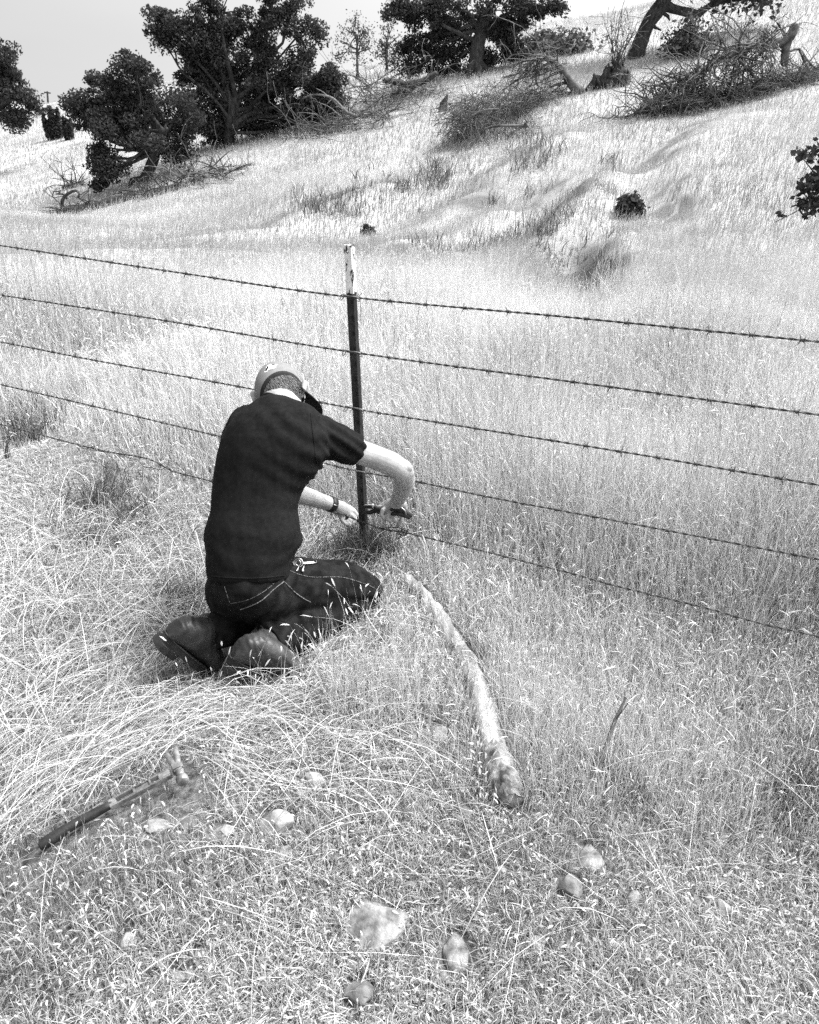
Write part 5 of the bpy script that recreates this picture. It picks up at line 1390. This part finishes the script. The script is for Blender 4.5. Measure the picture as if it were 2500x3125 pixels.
def dead_branch_left():
    g = G(200, 655); y = g.y; Q = lambda u, v, d=0: P(u, v, y + d)
    root = empty('dead_branch', g, 'dark crooked dead branch arching up from the field edge at the left', 'branch', DG)
    m = MB()
    for a, r in (([(199, 655), (192, 635), (190, 615), (198, 598), (212, 588), (226, 582), (236, 583), (242, 592), (240, 600)], .055), ([(203, 605), (196, 594), (186, 592), (172, 592)], .035), ([(183, 592), (180, 585), (164, 584), (161, 600)], .022), ([(180, 586), (186, 580)], .02), ([(238, 598), (244, 606), (258, 616), (266, 630), (280, 645)], .022), ([(262, 618), (280, 612), (300, 616), (315, 622)], .02), ([(315, 622), (310, 605), (298, 592), (286, 600)], .014), ([(230, 572), (212, 562), (196, 554)], .012), ([(210, 560), (200, 544)], .008)):
        ff = catmull([Q(u, v) for u, v in a], .1); m.tube(ff, [r * (1 - .5 * i / len(ff)) for i in range(len(ff))], n=7)
    m.build('bough', M_BARK, root)
    m = MB(); rng = random.Random(3)
    for k in range(40):
        p = Q(rng.uniform(176, 250), rng.uniform(655, 672), rng.uniform(-.3, .3)); grow(m, p, Vector((rng.uniform(-1, 1), -.3, rng.uniform(-.2, .6))), .5, .02, 1, rng, -.05)
    m.build('root_mass', M_BARK, root)
dead_branch_left()
def logs_under_trees():
    for pix, r, lab in (([(208, 652), (260, 650), (330, 636), (400, 618), (450, 614)], .16, 'long dark fallen log lying from the crooked branch to the leaning oak'),
                        ([(455, 616), (500, 600), (545, 585), (575, 572), (615, 558)], .13, 'dark fallen log between the leaning oak and the upright oak'),
                        ([(198, 582), (220, 576), (250, 562)], .10, 'short dark log above the crooked dead branch')):
        base = G(*pix[len(pix) // 2]); root = empty('fallen_log', base, lab, 'log', DG); rng = random.Random(int(pix[0][0]))
        y = base.y; pts = [P(u, v, y + .15 * i) for i, (u, v) in enumerate(pix)]
        for p in pts: p.z = max(p.z, hz1(p.x, p.y) + r * .5)
        f = catmull(pts, .15); m = MB(); m.tube(f, [r * (1 - .4 * i / len(f)) + .02 * math.sin(i * 1.9) for i in range(len(f))], n=10); m.build('trunk', M_BARK, root)
        m = MB()
        for k in range(16): grow(m, f[rng.randrange(len(f))], Vector((rng.uniform(-1, 1), rng.uniform(-.6, .2), rng.uniform(0, .8))), rng.uniform(.4, 1.0), .022, 1, rng, -.06)
        m.build('boughs', M_BARK, root)
    base = G(590, 560); y = base.y + .3; root = empty('brush_pile', base, 'tangle of dead grey boughs on the ground left of the upright oak trunk', 'brush', DG); m = MB(); rng = random.Random(12)
    for k in range(40): p = P(rng.uniform(530, 690), rng.uniform(525, 575), y + rng.uniform(-.8, .8)); p.z = max(p.z, hz1(p.x, p.y) + .1); grow(m, p, Vector((rng.uniform(-1, 1), rng.uniform(-.5, .5), rng.uniform(-.2, .5))), rng.uniform(.6, 1.5), .025, 1, rng, -.08)
    for a in ([(650, 545), (655, 525), (672, 514), (690, 516)], [(655, 548), (664, 528), (682, 520)]): m.tube(catmull([P(u, v, y) for u, v in a], .1), .03, n=6)
    m.build('boughs', M_TWIG, root)
    base = G(1020, 400); y = base.y + .5; root = empty('brush_pile', base, 'fallen grey brush with a pale bare bough at the right foot of the tallest oak', 'brush', DG); m = MB(); rng = random.Random(13)
    for k in range(170):
        u = rng.uniform(900, 1180); v = 455 - (u - 900) * .40 + rng.uniform(-50, 15); p = P(u, v, y + rng.uniform(-1, 1)); p.z = max(p.z, hz1(p.x, p.y) + .1)
        grow(m, p, Vector((rng.uniform(-1, 1), rng.uniform(-.5, .5), rng.uniform(-.5, .4))), rng.uniform(.6, 1.5), .018, 1, rng, -.06, .9)
    m.build('twigs', M_TWIG, root); m = MB()
    for a, r in (([(1085, 352), (1060, 344), (1035, 318), (1015, 300), (985, 290), (950, 290), (930, 298)], .05), ([(1010, 302), (985, 280), (965, 270)], .02), ([(1050, 398), (1010, 402), (970, 396), (930, 385)], .03)):
        ff = catmull([P(u, v, y - .8) for u, v in a], .1); m.tube(ff, [r * (1 - .6 * i / len(ff)) for i in range(len(ff))], n=7)
    m.build('bare_bough', M_DEAD, root)
    base = G(1200, 320); y = base.y + .4; root = empty('fallen_log', base, 'dark forked fallen trunk under the left boughs of the broad oak', 'log', DG); m = MB()
    for a, r in (([(1180, 350), (1205, 310), (1225, 280), (1240, 262), (1290, 248), (1330, 225)], .15), ([(1240, 262), (1210, 250), (1172, 246)], .12), ([(1330, 225), (1310, 232), (1240, 290), (1210, 320)], .06)):
        ff = catmull([P(u, v, y) for u, v in a], .15); m.tube(ff, [r * (1 - .4 * i / len(ff)) for i in range(len(ff))], n=9)
    m.build('trunk', M_BARK, root); m = MB(); rng = random.Random(14)
    for k in range(110): p = P(rng.uniform(1100, 1330), rng.uniform(255, 345), y + rng.uniform(-.8, .8)); p.z = max(p.z, hz1(p.x, p.y) + .1); grow(m, p, Vector((rng.uniform(-1, 1), rng.uniform(-.5, .5), rng.uniform(-.4, .5))), rng.uniform(.6, 1.5), .018, 1, rng, -.04, .9)
    m.build('twigs', M_TWIG, root)
logs_under_trees()
def stumps():
    base = G(1870, 262); y = base.y; root = empty('stump', base, 'broken dark stump with a pointed splinter below the leaning oak', 'stump'); m = MB(); Q = lambda u, v: P(u, v, y)
    rs = random.Random(77)
    for k in range(34):                                           # upright splinters of the torn trunk
        u = rs.gauss(1892, 16); hgt = max(18, 92 - abs(u - 1888) * 2.2 + rs.uniform(-26, 8)); dp = rs.uniform(-.3, .3)
        b0 = P(u, 256, y + dp); t0 = P(u - rs.uniform(-5, 9), 256 - hgt, y + dp)
        m.tube(wiggle(b0, t0, 4, .04, rs), [rs.uniform(.07, .13), .09, .07, .045, .012], n=6)
    for k in range(9):
        u = 1800 + 6 * k; m.tube([P(u, 276 - k, y - .1), P(u + 12, 250 - 4 * k, y), P(u + 18, 240 - 5 * k + rs.uniform(-8, 8), y)], [.07, .07, .02], n=6)
    for k in range(8):
        u = rs.uniform(1845, 1880); m.tube([P(u, 262, y - .1), P(u + 6, 238, y), P(u + rs.uniform(-6, 10), rs.uniform(200, 225), y)], [.10, .08, .015], n=6)
    me = m.mesh()
    for v in me.vertices: v.co += Vector((math.sin(v.co.z * 17 + v.co.x * 9), 0, math.sin(v.co.x * 23) + .8 * math.sin(v.co.x * 61))) * .07
    finish('splintered_wood', me, M_BARK, root)
    m = MB(); rng = random.Random(2)
    for k in range(24): grow(m, Q(rng.uniform(1865, 1905), rng.uniform(150, 200)), Vector((rng.uniform(-.7, .7), rng.uniform(-.3, .3), 1)), rng.uniform(.6, 1.2), .014, 1, rng, .02)
    m.build('suckers', M_TWIG, root)
    base = G(1352, 338); m = MB(); m.tube([base + Vector((0, 0, -.05)), base + Vector((.02, 0, .2)), base + Vector((.12, 0, .42))], [.16, .12, .03], n=9); o = m.build('stump', M_BARK); tag(o, 'small dark stump alone on the slope under the broad oak', 'stump')
stumps()
def shrub(name, label, u, v, ru, rv, yy, n, leaf, seed, mat, group=None, upright=False, lobes=14):
    base = G(u, v) if yy is None else gnd(u, v, yy); y = base.y; k = (base - Vector((0, 0, CAMH))).length / FPX
    root = empty(name, base, label, 'shrub', group); rng = random.Random(seed); rg = np.random.default_rng(seed); m = MB(); pos = []
    for q in range(lobes):
        tip = base + Vector((rng.uniform(-1, 1) * ru * k, rng.uniform(-1, 1) * ru * k * .7, rng.uniform(.35, 1) * 2 * rv * k))
        if not upright: tip.z = base.z + 2 * rv * k * rng.uniform(.3, 1) * math.sqrt(max(.1, 1 - ((tip.x - base.x) / (ru * k)) ** 2))
        st_ = base + Vector(((tip.x - base.x) * (.9 if upright else .3), (tip.y - base.y) * .5, 0)); m.tube(wiggle(st_, tip, 4, .06, rng), [.03 * k * 90, .024 * k * 90, .018 * k * 90, .012 * k * 90, .006 * k * 90], n=5)
        nn = n // lobes; t = rg.uniform(.15, 1.02, nn)[:, None]
        pos.append(np.array(st_) * (1 - t) + np.array(tip) * t + rg.normal(0, 1, (nn, 3)) * ru * k * (.11 if upright else .20))
    m.build('stems', M_BARK, root); pos = np.concatenate(pos); pos = pos[pos[:, 2] > hz(pos[:, 0], pos[:, 1])]
    finish('foliage', leaves_mesh('foliage', pos, leaf, rg.uniform(0, 1, len(pos)), mat, seed), None, root, smooth=False)
shrub('shrub', 'larger dark upright shrub on the far left slope below the utility pole', 167, 426, 20, 38, None, 3200, .11, 51, M_OAK, 'shrubs on the far left slope', True)
shrub('shrub', 'narrower dark upright shrub on the far left slope, nearer the oaks', 211, 426, 11, 27, None, 1900, .11, 52, M_OAK, 'shrubs on the far left slope', True, 8)
shrub('shrub', 'low dark shrub at the skyline under the drooping edge oak', 138, 352, 14, 8, None, 500, .16, 57, M_OAK, None, False, 7)
shrub('shrub', 'rounded dark bush alone in the bright grass of the right slope', 1921, 662, 36, 27, None, 4200, .055, 53, M_OAK, lobes=22)
shrub('shrub', 'tiny dark bush beyond the white post tip', 1121, 716, 18, 14, None, 700, .06, 54, M_OAK)
shrub('shrub', 'grey twiggy shrub behind the largest fallen dead tree', 2105, 172, 62, 48, None, 2600, .07, 55, M_WEED)
shrub('shrub', 'low dark undergrowth right of the broad oak on the crest', 1700, 165, 95, 22, None, 2600, .10, 56, M_WEED)
def utility_pole():
    base = P(147, 330, 92); base.z = hz1(base.x, base.y); root = empty('utility_pole', base, 'bare wooden utility pole with one crossarm on the far left hill', 'utility pole')
    Q = lambda u, v: P(u, v, 92)
    m = MB(); m.tube([base - Vector((0, 0, .5)), Q(147, 318), Q(144.5, 280)], [.12, .11, .09], n=8); m.build('pole', M_POLE, root)
    m = MB(); M = Matrix.Rotation(.12, 3, 'Y'); m.box(Q(146.5, 282.5) + Vector((0, -.15, 0)), (.30, .06, .06), M); m.box(Q(146.5, 282.5) + Vector((0, -.15, 0)), (.31, .05, .05), M); m.build('crossarm', M_POLE, root, smooth=False)
utility_pole()
